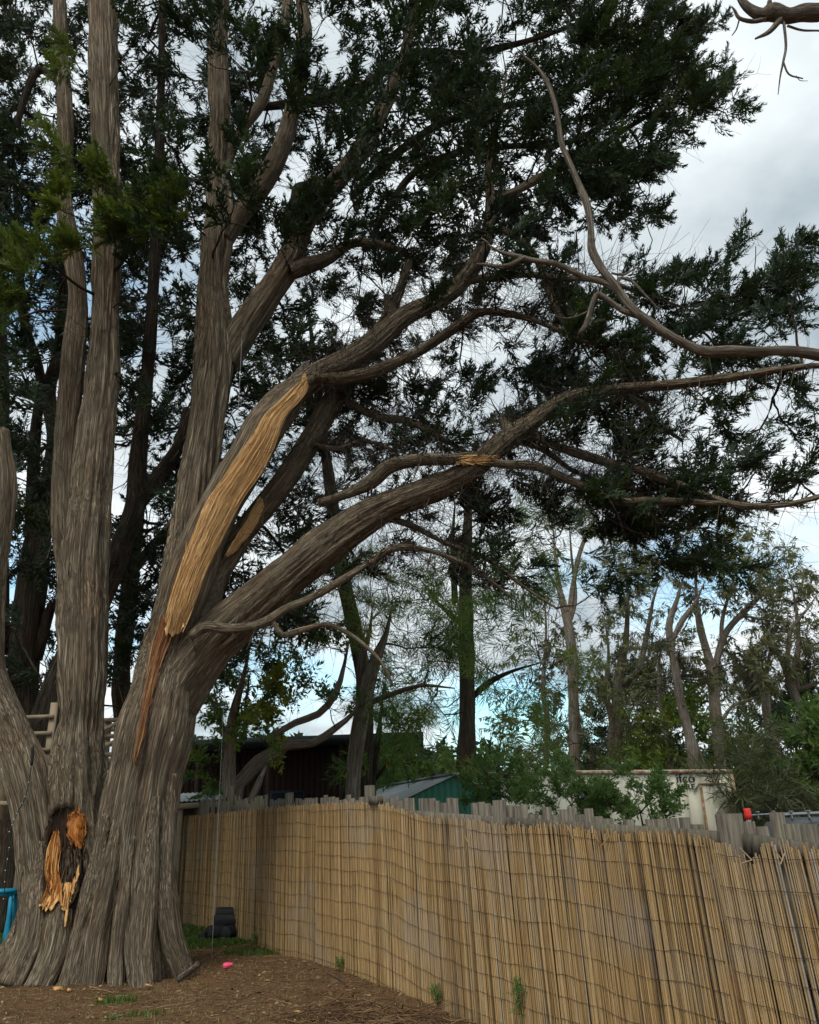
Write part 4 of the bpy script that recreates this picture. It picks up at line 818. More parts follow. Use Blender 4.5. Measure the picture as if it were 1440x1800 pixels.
gum('grey forked gum with spreading arms above the container end',31,
  [[(1270,1362,11),(1266,1320,11),(1257,1247,10),(1253,1189,9),(1243,1146,7),(1231,1102,6),(1224,1044,4.5),(1226,990,3)],[(1254,1195,6),(1264,1146,6),(1279,1108,5.5),(1311,1073,5),(1345,1040,4),(1380,1010,2.5)],[(1268,1140,4),(1270,1090,3.5),(1285,1040,3),(1310,1000,2)],[(1300,1080,3),(1350,1090,2.5),(1400,1095,2)],[(1268,1268,3),(1290,1240,3),(1330,1226,2.5),(1350,1215,2)],[(1245,1190,3),(1200,1188,3),(1150,1195,2),(1115,1200,1.5)]],
  [(1250,1000,60,50,4,.55),(1310,985,60,45,4,.6),(1300,1050,50,40,2.5,.5),(1330,1120,50,40,5,.45),(1290,1160,40,34,4.5,.42),(1225,1075,34,30,3,.45),(1360,1170,40,30,3.5,.42)])
gum('twisted salmon pink gum with a crooked double foot',35,
  [[(1366,1330,8),(1358,1300,8.5),(1350,1270,7.5),(1347,1235,7),(1343,1200,6),(1352,1160,4),(1356,1110,3)],[(1364,1322,7),(1345,1305,6.5),(1325,1285,6),(1316,1272,4)],[(1345,1215,4),(1325,1180,3),(1318,1140,2)]],
  [(1340,1170,50,40,4,.45),(1370,1120,40,40,4,.5),(1320,1210,30,30,3.5,.4)])
gum('right hand gum with a grey bent trunk and full rounded crown',33,
  [[(1425,1350,9),(1420,1310,9),(1412,1261,8.5),(1396,1218,7.5),(1382,1177,7),(1368,1150,5),(1340,1120,3)],[(1400,1215,6),(1400,1170,5),(1404,1130,4.5),(1400,1070,4),(1390,1020,2)],[(1384,1180,4),(1390,1110,4),(1420,1070,3),(1440,1040,2)],[(1400,1213,4),(1440,1200,3.5),(1480,1190,3)],[(1380,1180,3.5),(1360,1120,3),(1375,1060,2)]],
  [(1380,1025,55,45,6,.55),(1430,1050,45,50,6,.55),(1420,1150,45,40,5,.6),(1350,1070,40,34,4,.5),(1470,1120,50,60,5,.5),(1400,1100,40,30,3,.5)])
# wall of scrub behind
S='dense scrub beyond the container'
for lab,D,bl,tm,sz,lm,up in [
 ('dark conifer thicket behind the white trunked gum',44,[(1110,1270,60,60,8,.25),(1140,1220,40,40,6,.25),(1100,1330,70,40,8,.3)],TC,1.2,'cyp',.3),
 ('bright green bushy shrub right behind the container roof',32,[(1195,1310,45,45,8.8,.62),(1170,1340,34,30,8.5,.68),(1225,1270,30,34,6,.5)],TBRO,.8,'broad',.2),
 ('dark pine crown in the scrub beside the forked gum',46,[(1300,1260,60,60,7,.3),(1270,1220,40,40,5,.25),(1330,1330,50,40,8.5,.3)],TC,1.2,'cyp',.3),
 ('dense dark evergreen below the twisted salmon gum',48,[(1400,1290,60,50,8.5,.3),(1440,1250,60,50,8,.3),(1380,1230,40,30,5,.3),(1500,1300,60,80,8,.3)],TC,1.2,'cyp',.3),
 ('broad mid green bush beside the end wall of the container',30,[(1400,1370,55,55,9.2,.42),(1440,1340,50,50,9,.42),(1370,1420,50,40,9,.38),(1490,1380,60,70,9,.4)],TBRO,.8,'broad',.2),
 ('fine dark needled scrub rising at the container corner',27,[(1300,1370,32,60,8,.12),(1320,1410,40,50,9,.1),(1290,1320,26,34,5,.15)],TNEE,1.0,'gumleaf',.1),
 ('wispy grey green she oak over the container roof',33,[(1040,1310,50,45,6.5,.25),(1080,1320,45,40,6,.3),(1010,1335,40,30,6,.25)],TNEE,1.1,'gumleaf',.1),
 ('low green scrub left of the container roof',40,[(900,1330,60,34,6,.4),(950,1320,40,34,5,.4),(860,1370,60,40,7,.4)],TBRO,.9,'broad',.2)]:
    st = [[(bl[0][0],1400,5),(bl[0][0],bl[0][1],4)]]
    bgtree('scrub_tree',lab,'tree',D,st,bl,tm,sz,10,1.2,lm,'bark_dark',up,3.,S,tip=.012)
for lab,D,bl in [('far line of trees low behind the brown shed',60,[(450,1400,200,50,9,.3),(650,1400,150,40,8.5,.35)]),('far line of trees seen low between the cypress trunks',55,[(60,1380,200,40,8.5,.3),(-150,1370,150,60,8.5,.3),(230,1390,70,40,8.5,.3)]),('far line of trees low behind the container',70,[(900,1400,200,44,8.5,.35),(1250,1390,250,60,9,.3)])]:
    bgtree('tree_belt',lab,'trees',D,[[(bl[0][0],1420,4),(bl[0][0],1390,3)]],bl,TFAR,1.3,9,2.0,'cyp','bark_dark',.2,3.,tip=.02)
# shrubs against the fence
for lab,D,st,bl in [
 ('dense dark leafy shrub between green shed and container',15.5,[[(885,1430,1.8),(880,1400,1.4),(875,1370,1)]],[(880,1376,38,36,7.6,.35),(862,1398,30,28,7.5,.4),(905,1402,32,28,7,.4)]),
 ('loose bright leafy shrub in front of the container window',14,[[(1010,1440,1.5),(1005,1415,1.2),(990,1395,.8)]],[(985,1395,40,24,7,.5),(1032,1405,34,28,8,.5),(960,1415,32,26,7,.5),(995,1366,12,16,5,.5)]),
 ('round bright leafy shrub below the container lettering',13.5,[[(1130,1450,1.5),(1125,1425,1.2),(1118,1405,.8)]],[(1120,1408,42,30,8.6,.5),(1160,1420,32,26,8.2,.5),(1090,1425,34,28,8,.5),(1185,1445,18,16,7.5,.5),(1092,1384,24,16,7,.55)])]:
    bgtree('leafy_shrub',lab,'shrub',D,st,bl,TSHR,.21,11,.25,'shrubleaf','twig',.4,1.2,'shrubs behind the fence',tip=.004)
# bare weathered tree whose branches reach in
def near_tree():
    D = 6.2; root = empty('bare_tree',(4.75,6.3,float(gz(4.75,6.3))),'bare weathered grey branches reaching across the sky in front of the cypress crown','tree')
    def pt(q): p = at(q[0],q[1],D+(q[3] if len(q)>3 else 0)); return [*p, q[2]/FPX*proj(p)[2]]
    zb = float(gz(4.75,6.3)); j1 = at(1500,640,D); j2 = at(1500,12,D)
    gg = Geo(); tube(gg, np.array([[4.75,6.3,zb-.1,.24],[4.78,6.3,zb+1.2,.19],[4.7,6.25,3.2,.17],[4.8,6.25,5.,.14],[4.7,6.3,7,.10],[4.8,6.3,8.6,.05]]), 40,.06,bark_disp(.02,.2)); gg.build('trunk',M['deadwood'],root,True)
    main = [(1500,640,12),(1440,620,10.5),(1385,617,9.5),(1335,621,10),(1280,618,10.5),(1250,621,11.5),(1222,613,9.5),(1180,592,9),(1140,568,8.5),(1118,548,8),(1095,520,8),(1078,500,7.5),(1062,478,7),(1050,458,7),(1042,440,7),(1042,405,6),(1032,362,6.2),(1014,318,5.6),(1003,290,5),(990,252,4.6),(982,215,4),(975,182,4),(962,145,3.4),(946,122,2.8),(930,104,2),(912,90,1.2)]
    A = np.array([[4.72,6.25,2.9,.12],[4.2,6.22,4.05,.075]]+[pt(q) for q in main])
    subs = [[(1085,510,6),(1060,497,6),(1030,486,6),(1000,473,6),(970,463,5.2),(940,456,5),(912,449,5),(890,445,3.5),(872,437,2.5),(860,430,1.2)],[(920,452,5),(900,466,5),(878,470,4.5),(858,466,3.5),(838,464,1.5)],
            [(1125,556,6.5),(1095,545,6),(1068,528,5),(1050,512,5),(1040,540,5),(1030,566,5),(1018,586,3.5)],[(1090,515,3),(1085,490,3),(1110,495,3),(1135,520,2.5),(1160,545,1.5)],[(1075,480,2),(1095,484,2),(1120,470,1.2)],
            [(868,440,1.6),(855,425,1.4),(846,418,.8)],[(1040,545,2),(1000,560,1.6),(960,552,1)]]
    top = [(1500,14,17),(1440,22,16),(1412,22,14.5),(1385,28,15.5),(1358,21,17),(1342,26,13),(1325,20,10.5),(1308,6,8),(1296,-18,6),(1285,-60,4)]
    tsub = [[(1345,33,6),(1322,37,5),(1302,33,4),(1291,22,3),(1287,12,1.5)],[(1372,34,8),(1352,54,5.5),(1328,68,2)],[(1378,38,3.2),(1381,80,3),(1377,108,2.8),(1372,132,2),(1368,166,1)],[(1377,108,2),(1390,130,2),(1412,138,1.3)],[(1384,45,3.2),(1410,50,3),(1442,54,2.4),(1480,60,2)],[(1352,12,6),(1356,4,5),(1353,-4,2)],[(1300,34,2),(1293,50,1.6),(1287,62,1)],[(1400,133,1),(1407,140,.9),(1420,142,.6)]]
    B = np.array([[4.72,6.25,5.6,.10],[4.1,6.2,6.55,.085]]+[pt(q) for q in top])
    A[2:,:3] += rng.normal(0,.011,(len(A)-2,3)); A[2:,3] *= rng.uniform(.86,1.12,len(A)-2); B[2:,3] *= rng.uniform(.86,1.12,len(B)-2)
    def thin(s_, f):
        P_ = np.array([pt(q) for q in s_]); P_[:,3] *= f; P_[1:-1,:3] += rng.normal(0,.008,(len(P_)-2,3)); return P_
    for P in [A]+[thin(s_,.9) for s_ in subs]+[B]+[thin(s_,.75) for s_ in tsub]:
        gg = Geo(); tube(gg,P,12,.04,bark_disp(.012 if len(P)>8 else .003,.2),True,.5+.2*random.random()); gg.build('branch',M['deadwood'],root,True)
near_tree()
# ------------------------------------------------------------------ buildings beyond the fence
def prism(geo, base, h0, h1, tint=.5):
    """vertical prism over a plan polygon"""
    n = len(base); V = [[*p,h0] for p in base]+[[*p,h1] for p in base]
    q = [[i,(i+1)%n,(i+1)%n+n,i+n] for i in range(n)]; geo.add(V,np.array(q),tint)
    if n==4: geo.add(V,[np.array([[3,2,1,0],[4,5,6,7]])],tint)
def corrugated(geo, A, U, Vv, nrm, lu, lv, pitch=.08, amp=.012, th=.004):
    """sheet with waves along U"""
    n = int(lu/pitch*4); u = np.linspace(0,lu,n); w_ = amp*np.sin(u/pitch*2*np.pi)
    lo = A+np.outer(u,U)+np.outer(w_,nrm); hi = lo+Vv*lv; k = np.arange(n-1)
    geo.add(np.vstack([lo,hi]),np.stack([k,k+1,k+1+n,k+n],-1))
    lo2 = lo-nrm*th; geo.add(np.vstack([lo2,lo2+Vv*lv]),np.stack([k,k+n,k+1+n,k+1],-1))
# brown shed
D=24.; zt = float(at(620,1298,D)[2]); xl,xr = float(at(250,1290,D)[0]), float(at(726,1305,D)[0])
sh = empty('brown_shed',((xl+xr)/2,D+2,0),'low dark shed of brown vertical boards with a flat dark roof','shed')
gg = Geo(); gg.box(((xl+xr)/2,D+2.6,zt/2-.1),((xr-xl)/2-.05,2.4,zt/2-.12)); gg.build('wall_core',M['dark_roof'],sh)
x = xl
while x < xr-.05:
    wd = .16+random.uniform(-.015,.015); gg = Geo(); gg.box((x+wd/2,D+.18+random.uniform(-.006,.006),zt/2-.12),(wd/2-.008,.015,zt/2-.14),None,random.uniform(.3,.7)); gg.build('board',M['brown_board'],sh); x += wd
gg = Geo(); gg.box(((xl+xr)/2,D+2.2,zt-.05),((xr-xl)/2+.3,3.,.09)); gg.build('roof',M['dark_roof'],sh)
for cx in (505,):
    p = at(cx,1360,D); gg = Geo(); gg.box((p[0],D+.13,1.9),(.5,.03,.55)); wfr = gg.build('window',M['dark_roof'],sh); gg = Geo(); gg.box((p[0],D+.11,1.9),(.43,.012,.48)); gg.build('pane',M['glass_dark'],wfr)
for px in (345,470,600):
    p = at(px,1380,D-.6); gg = Geo(); gg.box((p[0],D-.55,zt/2-.1),(.05,.05,zt/2-.06)); gg.build('veranda_post',M['brown_board'],sh)
# lean-to with the zinc roof
Dl = 16.; a = at(316,1412,Dl); b_ = at(392,1408,Dl); bk = at(330,1397,Dl+1.6)
ln_ = empty('lean_to',((a[0]+b_[0])/2,Dl+.8,0),'small zinc lean-to roof with timber fascia beside the big trunk','shed')
U = unit(b_-a); V_ = np.array([0,1.6,bk[2]-a[2]]); lv = np.linalg.norm(V_); V_/=lv
gg = Geo(); corrugated(gg,a-U*1.2+np.array([0,0,.03]),U,V_,np.cross(U,V_),np.linalg.norm(b_-a)+1.2,lv,.09,.014); gg.build('roof_sheet',M['zinc'],ln_)
gg = Geo(); obox(gg,(a+b_)/2-U*.6+np.array([0,.03,-.05]),U,np.array([0,1.,0]),np.cross(U,[0,1.,0]),(np.linalg.norm(b_-a)/2+.6,.02,.05)); gg.build('fascia',M['timber'],ln_)
for q,yy in ((a,.1),(b_,.1),(a,1.5),(b_,1.5)):
    gg = Geo(); gg.box((q[0],Dl+yy,q[2]/2-.05),(.045,.045,q[2]/2-.02)); gg.build('post',M['timber'],ln_)
# green gabled shed
Dg = 17.5; apex = at(797,1364,Dg); el = at(735,1403,Dg); zr,ze = apex[2],el[2]; hw = apex[0]-el[0]; far = at(677,1384,Dg)  
Yf = Dg
for _ in range(40):
    f_ = at(677,1384,Yf); Yf += (.5 if f_[2] < zr else -.25)
f_ = at(677,1384,Yf); rd = np.array([f_[0]-apex[0],Yf-Dg,0]); lr_ = np.linalg.norm(rd); lr_ = min(lr_,7.); rd = unit(rd); gd = np.array([1.,0,0]) - rd*rd[0]; gd = unit(np.array([rd[1],-rd[0],0])); gd = gd if gd[0]>0 else -gd
gs = empty('green_shed',(apex[0],Dg+2,0),'green corrugated shed with a grey zinc gable roof','shed')
hw = max(1.0, hw/gd[0]); A0 = v3(apex[:2]); eL = A0-gd*hw; eR = A0+gd*hw
gg = Geo(); n = 60; u = np.linspace(-1,1,n); amp = .012*np.sin(np.arange(n)*np.pi/2); 
lo = A0+np.outer(u*hw,gd)-np.outer(amp,rd); hi = lo.copy(); lo[:,2]=-.05; hi[:,2]=zr-(zr-ze)*np.abs(u)-.02; k = np.arange(n-1)
gg.add(np.vstack([lo,hi]),np.stack([k,k+1,k+1+n,k+n],-1)); gg.build('gable_wall',M['green_sheet'],gs)
for sg,nm in ((-1,'side_wall'),(1,'side_wall')):
    e0 = A0+gd*hw*sg; gg = Geo(); corrugated(gg, v3(e0[:2],-.05), rd, UP, gd*sg, lr_, ze, .1,.012); gg.build(nm,M['green_sheet'],gs)
    sl = np.array([gd[0]*hw*sg,gd[1]*hw*sg,ze-zr])*1.12; l2 = np.linalg.norm(sl); nr = np.cross(rd,unit(sl)); nr = nr if nr[2]>0 else -nr
    gg = Geo(); corrugated(gg, v3(A0[:2],zr+.015)-rd*.12, rd, unit(sl), nr, lr_+.2, l2, .09,.014); gg.build('roof_sheet',M['zinc'],gs)
gg = Geo(); obox(gg,v3(A0[:2],zr+.04)+rd*(lr_/2-.02),rd,gd,UP,(lr_/2+.1,.09,.02)); gg.build('ridge_cap',M['zinc'],gs)
gg = Geo(); obox(gg,A0+rd*lr_+UP*(ze/2),rd,gd,UP,(.01,hw,ze/2)); gg.build('back_wall',M['green_sheet'],gs)
# cream site container
Dc = 26.; A = at(1283,1353,Dc); zt = A[2]; Yl = 22.6
Bp = at(925,1350,Yl); ux = unit(v3((Bp-A)[:2])); nf = np.array([ux[1],-ux[0],0]); nf = nf if nf[1]<0 else -nf; A2 = v3(A[:2])
d_ = ray(885,1400); Lc_ = float((CP[:2]+d_[:2]*(((A2[:2]-CP[:2])@nf[:2])/(d_[:2]@nf[:2]))-A2[:2])@ux[:2])
ct_ = empty('site_container',A2+ux*Lc_/2-nf*1.2,'long cream site office container with rusty roof edge and black lettering','container')
gg = Geo(); obox(gg,A2+ux*Lc_/2-nf*1.25+UP*(zt/2-.02),ux,nf,UP,(Lc_/2-.02,1.2,zt/2-.06)); gg.build('body',M['cream'],ct_)
def face(px,py,off=0.):
    d = ray(px,py); k = ((A2-CP)@nf)/(d@nf); return CP+d*k+nf*off
s_ = .02; kx = 0
while s_ < Lc_:
    wd = .6
    gg = Geo(); obox(gg,A2+ux*(s_+wd/2)+nf*(-.03)+UP*(zt/2-.03),ux,nf,UP,(wd/2-.006,.03,zt/2-.10)); gg.build('wall_panel',M['cream'],ct_); s_ += wd
gg = Geo(); obox(gg,A2+ux*Lc_/2+nf*.01+UP*(zt-.05),ux,nf,UP,(Lc_/2+.02,.045,.045)); gg.build('top_rail',M['rust'],ct_)
gg = Geo(); obox(gg,A2-ux*.0+nf*.01+UP*(zt/2-.03),ux,nf,UP,(.07,.04,zt/2-.09)); gg.build('corner_post',M['rust'],ct_)
gg = Geo(); obox(gg,A2+ux*Lc_/2-nf*1.25+UP*(zt-.02),ux,nf,UP,(Lc_/2,1.25,.03)); gg.build('roof',M['cream'],ct_)
d0,d1 = face(1234,1400),face(1277,1400); dl = abs((d1-d0)@ux); dc = (d0+d1)/2; dzt = float(face(1255,1379)[2])
gg = Geo(); obox(gg,v3(dc[:2],dzt/2+.05)+nf*.012,ux,nf,UP,(dl/2,.03,dzt/2-.05)); dr = gg.build('door',M['cream'],ct_)
for sg in (-1,1):
    gg = Geo(); obox(gg,v3(dc[:2],dzt/2+.05)+ux*sg*(dl/2+.02)+nf*.02,ux,nf,UP,(.02,.045,dzt/2-.03)); gg.build('door_jamb',M['rust'],dr)
gg = Geo(); obox(gg,v3(dc[:2],dzt+.02)+nf*.022,ux,nf,UP,(dl/2+.05,.05,.02)); gg.build('door_lintel',M['rust'],dr)
gg = Geo(); obox(gg,v3(dc[:2],dzt-.75)+nf*.05,ux,nf,UP,(.05,.01,.06)); gg.build('notice',M['white'],dr)
w0,w1 = face(1015,1400),face(1060,1400); wc = (w0+w1)/2; wl = abs((w1-w0)@ux)
gg = Geo(); obox(gg,v3(wc[:2],1.75)+nf*.02,ux,nf,UP,(wl/2,.04,.5)); wi = gg.build('window',M['white'],ct_)
gg = Geo(); obox(gg,v3(wc[:2],1.75)+nf*.055,ux,nf,UP,(wl/2-.06,.012,.43)); gg.build('pane',M['glass_dark'],wi)
def letters(txt, px0,px1,py0,py1, mname, parent, nm):
    c = bpy.data.curves.new('t','FONT'); c.body = txt; c.offset = .006; c.extrude = .01; o = bpy.data.objects.new('t',c); COL.objects.link(o); bpy.context.view_layer.update()
    me = bpy.data.meshes.new_from_object(o.evaluated_get(bpy.context.evaluated_depsgraph_get())); bpy.data.objects.remove(o)
    n = len(me.vertices); co = np.empty(n*3); me.vertices.foreach_get('co',co); co = co.reshape(-1,3); mn,mx_ = co.min(0),co.max(0)
    a_ = face(px0,(py0+py1)/2,.03); b2 = face(px1,(py0+py1)/2,.03); xm=(px0+px1)/2; zt_,zb_ = face(xm,py0)[2],face(xm,py1)[2]
    u = (co[:,0]-mn[0])/(mx_[0]-mn[0]); v = (co[:,1]-mn[1])/(mx_[1]-mn[1])
    W = a_+np.outer(u,b2-a_)+np.outer(co[:,2]*.6,nf); W[:,2] = zb_+(zt_-zb_)*v
    me.vertices.foreach_set('co',W.astype(np.float32).ravel()); me.update(); me.materials.append(M[mname]); o = bpy.data.objects.new(nm,me); COL.objects.link(o); o.parent = parent; o.matrix_parent_inverse = parent.matrix_basis.inverted()
letters('ifco',1188,1220,1360,1376,'black_letter',ct_,'lettering'); letters('HIRE',1190,1221,1378.5,1388,'black_letter',ct_,'lettering')
# red capped marker post and the parked car with roof rails
Yp = 10.5; p = at(1313,1421,Yp); g0 = float(gz(p[0],Yp)); mk = empty('marker_post',(p[0],Yp,g0),'white marker post with a red cap just behind the fence','post')
gg = Geo(); tube(gg,np.array([[p[0],Yp,g0-.05,.028],[p[0],Yp,p[2]-.12,.028]]),14,.3); gg.build('pole',M['white'],mk,True)
gg = Geo(); tube(gg,np.array([[p[0],Yp,p[2]-.125,.045],[p[0],Yp,p[2]-.02,.040],[p[0],Yp,p[2],.036]]),18,.05); gg.build('cap',M['red'],mk,True)
Yc = 13.; c0 = at(1385,1432,Yc); cx0 = c0[0]; zr = c0[2]-.06; g0=float(gz(cx0+2,Yc)); car = empty('parked_car',(cx0+1.6,Yc+.8,g0),'dark car parked behind the fence with silver roof rails','car')
prof = [(-1.3,.35),(-1.35,.8),(-1.1,.98),(-.25,1.02),(.25,zr-g0-.06),(.6,zr-g0),(2.2,zr-g0),(2.75,1.1),(2.95,.9),(2.95,.35)]
gg = Geo(); n=len(prof); V=[]
for s2,ins in ((0,.06),(.12,0),(1.5,0),(1.62,.06)):
    for (x,z) in prof: V.append([cx0+x, Yc+s2, g0+z-(ins if z>1 else 0)])
Q=[[r*n+i,r*n+(i+1)%n,(r+1)*n+(i+1)%n,(r+1)*n+i] for r in range(3) for i in range(n)]; gg.add(V,np.array(Q)); 
for r in (0,3): gg.add([V[r*n+i] for i in range(n)]+[[cx0+.9,Yc+(0 if r==0 else 1.62),g0+.6]], np.array([[i,(i+1)%n,n] for i in range(n)]))
gg.build('body',M['carpaint'],car)
for yy in (-.012,1.632):
    gg = Geo(); gg.add([[cx0+.3,Yc+yy,g0+1.06],[cx0+2.55,Yc+yy,g0+1.06],[cx0+2.2,Yc+yy+.04*(1 if yy<0 else -1),zr-.1],[cx0+.62,Yc+yy+.04*(1 if yy<0 else -1),zr-.1]],np.array([[0,1,2,3]])); gg.build('side_window',M['glass_dark'],car)
for xx in (-.55,2.1):
    for yy in (.1,1.52):
        gg = Geo(); tube(gg,np.array([[cx0+xx,Yc+yy-.1,g0+.32,.32],[cx0+xx,Yc+yy+.1,g0+.32,.32]]),24,.1); wh = gg.build('wheel',M['black'],car,True); gg = Geo(); tube(gg,np.array([[cx0+xx,Yc+yy-.11,g0+.32,.19],[cx0+xx,Yc+yy+.11,g0+.32,.19]]),20,.1); gg.build('rim',M['silver'],wh,True)
for yy in (.16,1.46):
    gg = Geo(); tube(gg,np.array([[cx0+.0,Yc+yy,zr+.05,.018],[cx0+.3,Yc+yy,zr+.06,.016],[cx0+2.1,Yc+yy,zr+.06,.016],[cx0+2.3,Yc+yy,zr+.02,.018]]),10,.1); gg.build('roof_rail',M['silver'],car,True)
    for xx in (.12,.38,1.9):
        gg = Geo(); tube(gg,np.array([[cx0+xx,Yc+yy,zr-.03,.018],[cx0+xx,Yc+yy,zr+.08,.018],[cx0+xx,Yc+yy,zr+.10,.035],[cx0+xx,Yc+yy,zr+.11,.03]]),10,.04); gg.build('rail_bolt',M['silver'],car,True)
# ------------------------------------------------------------------ left side: carport, stools, ladder, play tower
Dk = 15.; bm = at(0,1372,Dk); cp = empty('carport',(bm[0]-2,Dk+1.5,0),'open dark carport with a beige timber beam at the edge of the yard','shed')
gg = Geo(); gg.box((bm[0]-2.2,Dk,bm[2]),(2.45,.05,.13)); gg.build('beam',M['beam'],cp)
gg = Geo(); gg.box((bm[0]-2.2,Dk+2.2,bm[2]+.19),(2.55,2.35,.05)); gg.build('roof',M['dark_roof'],cp)
for xx in (-4.5,.1):
    gg = Geo(); gg.box((bm[0]+xx,Dk+.01,bm[2]/2-.07),(.06,.06,bm[2]/2-.06)); gg.build('post',M['brown_board'],cp)
gg = Geo(); gg.box((bm[0]-2.2,Dk+4.4,bm[2]/2),(2.5,.06,bm[2]/2)); gg.build('back_wall',M['brown_board'],cp)
for xx in (-4.6,.25):
    gg = Geo(); gg.box((bm[0]+xx,Dk+2.3,bm[2]/2),(.05,2.1,bm[2]/2-.01)); gg.build('side_wall',M['brown_board'],cp)
def stool(px,py,Y,label,w_,turn):
    p = at(px,py,Y); g0 = 0.; root = empty('plastic_stool',(p[0],Y,0),label,'stool','turquoise plastic stools'); z = max(.3,p[2])
    cs,sn = math.cos(turn),math.sin(turn); ux=np.array([cs,sn,0]);uy=np.array([-sn,cs,0])
    gg=Geo(); obox(gg,(p[0],Y,z),ux,uy,UP,(w_,w_,.022)); obox(gg,(p[0],Y,z-.04),ux,uy,UP,(w_*.9,w_*.9,.018)); gg.build('seat',M['blue'],root)
    for a_ in (-1,1):
        for b2 in (-1,1):
            gg=Geo(); P_=np.array([*(v3((p[0],Y))+ux*a_*w_*.95+uy*b2*w_*.95)]); T_=v3((p[0],Y),z-.05)+ux*a_*w_*.75+uy*b2*w_*.75
            tube(gg,np.array([[*P_,.035],[*T_,.028]]),6,.2); gg.build('leg',M['blue'],root)
stool(6,1566,12.6,'turquoise plastic stool nearest the carport post',.19,.2); stool(38,1576,13.4,'turquoise plastic stool half hidden behind the big trunk',.16,.5)
Yd = D0+.5; tp = at(94,1256,Yd); bt = at(74,1420,Yd); up_ = unit(tp-bt); tL = at(14,1254,Yd)
kz = .12; tL = at(26,1254,Yd); lad = empty('wooden_ladder',bt-up_*kz,'grey wooden ladder leaning between the trunks of the big cypress','ladder')
wv = tL-tp; wv[2]=0; foot = bt-up_*kz
for off in (np.zeros(3),wv):
    gg=Geo(); c=(foot+tp+up_*.15)/2+off; obox(gg,c,unit(np.cross([0,1,0],up_)),np.array([0,1,0]),up_,(.045,.022,np.linalg.norm(tp-foot)/2+.08)); gg.build('rail',M['timber'],lad)
k_ = (at(90,1260,Yd)[2]-at(90,1289,Yd)[2]); z=tp[2]-.03; wn_=unit(wv)
while z > bt[2]:
    q = foot+up_*((z-foot[2])/up_[2])+wv/2; gg=Geo(); obox(gg,q+np.array([0,-.03,0]),wn_,np.array([0,1,0]),UP,(np.linalg.norm(wv)/2+.02,.02,.026)); gg.build('rung',M['timber'],lad); z -= k_
Yt = D0+3.2; t0 = at(172,1266,Yt); t1 = at(214,1266,Yt); tw = empty('play_tower',((t0[0]+t1[0])/2-.3,Yt+.5,0),'weathered timber play tower frame with braces seen between the trunks','play tower')
H=t1[2]; W0=t0[0]-1.0; W1=t1[0]
for xx in (W0,W1-.04,t0[0]+.18):
    for yy in (0,1.3):
        gg=Geo(); gg.box((xx,Yt+yy,H/2),(.045,.045,H/2)); gg.build('post',M['timber'],tw)
for z in (H-.0,H-.26,H-.55):
    for yy in (-.06,1.36):
        gg=Geo(); gg.box(((W0+W1)/2,Yt+yy,z),((W1-W0)/2+.05,.018,.035)); gg.build('rail',M['timber'],tw)
gg=Geo(); x=W0
gg.box(((W0+W1)/2,Yt+.65,H-.95),((W1-W0)/2,.63,.03)); gg.build('deck',M['timber'],tw)
for (z0,z1) in ((H-.24,H-.05),(H-.5,H-.34)):
    a_=np.array([W1-.42,Yt-.10,z0]); b2=np.array([W1-.02,Yt-.10,z1]); u_=unit(b2-a_); gg=Geo(); obox(gg,(a_+b2)/2,u_,np.array([0,1,0]),np.cross(u_,[0,1,0]),(np.linalg.norm(b2-a_)/2,.018,.03)); gg.build('brace',M['timber'],tw)
# string lights on the left trunk
pts = [(57,1312),(57,1330),(55,1345),(51,1375),(45,1400),(40,1412),(30,1430),(22,1450),(17,1462),(17,1490),(14,1510),(10,1530),(9,1550),(7,1580),(5,1610)]
P=[]
for i,(x,y) in enumerate(pts):
    dd = surf(x,y); dd = min(v for v in (dd, D0-.2) if v is not None) if x>28 else D0-.55
    P.append([*at(x,y,dd-.03),.006])
P=np.array(P); lt = empty('light_string',P[-1,:3],'dark green string of tiny white lights hanging on the left trunk','string lights')
gg=Geo(); tube(gg,P,6,.04); gg.build('cord',M['cable'],lt,True); gg=Geo(); Q=P[:3].copy(); Q[:,3]=.017; tube(gg,Q,10,.04); gg.build('plug',M['black'],lt,True)
Q=catmull(P[2:],.17)
for q in Q[1:-1]:
    gg=Geo(); r_=.006; tube(gg,np.array([[q[0],q[1]-.012,q[2]-r_,.002],[q[0],q[1]-.012,q[2]-r_*.5,r_*.8],[q[0],q[1]-.012,q[2]+r_*.5,r_*.8],[q[0],q[1]-.012,q[2]+r_,.002]]),8,.005); gg.build('bulb',M['white'],lt,True)
# hanging line
a = at(432,585,D0+.85); a[1]-=.25; gg=Geo(); zb=float(gz(a[0],a[1]))+.02
tube(gg,np.array([[a[0],a[1],a[2],.0035],[a[0]-.02,a[1],(a[2]+zb)/2,.002],[a[0]-.03,a[1],zb,.002]]),5,.3); tag(gg.build('hanging_line',M['cord']),'thin pale line hanging straight down from the high fork','line')
# ------------------------------------------------------------------ things on the ground
pg = ground(395,1651)
for (dx,dy,z,r,l,rot,lab) in [(-.02,.1,.36,.055,.16,.05,'thin charred log on top of the small black pile'),(.02,.08,.245,.085,.22,-.05,'thick charred log in the middle of the black pile'),(-.09,.02,.085,.09,.19,.5,'charred log with its pale end showing, at the foot of the black pile'),(.12,.0,.085,.09,.19,1.1,'charred log under the pile, next to the bamboo'),(-.3,-.02,.05,.05,.1,1.3,'short charred offcut beside the black pile')]:
    gg=Geo(); c=np.array([pg[0]+dx,pg[1]+dy+.05,z]); d=np.array([math.cos(rot),math.sin(rot),0])
    tube(gg,np.array([[*(c-d*l),r*.8],[*(c-d*l*.93),r*1.],[*c,r*1.06],[*(c+d*l*.93),r*.97],[*(c+d*l),r*.8]]),28,.03,bark_disp(.05,.2)); tag(gg.build('charred_log',M['char'],None,True),lab,'log','charred logs by the bamboo')
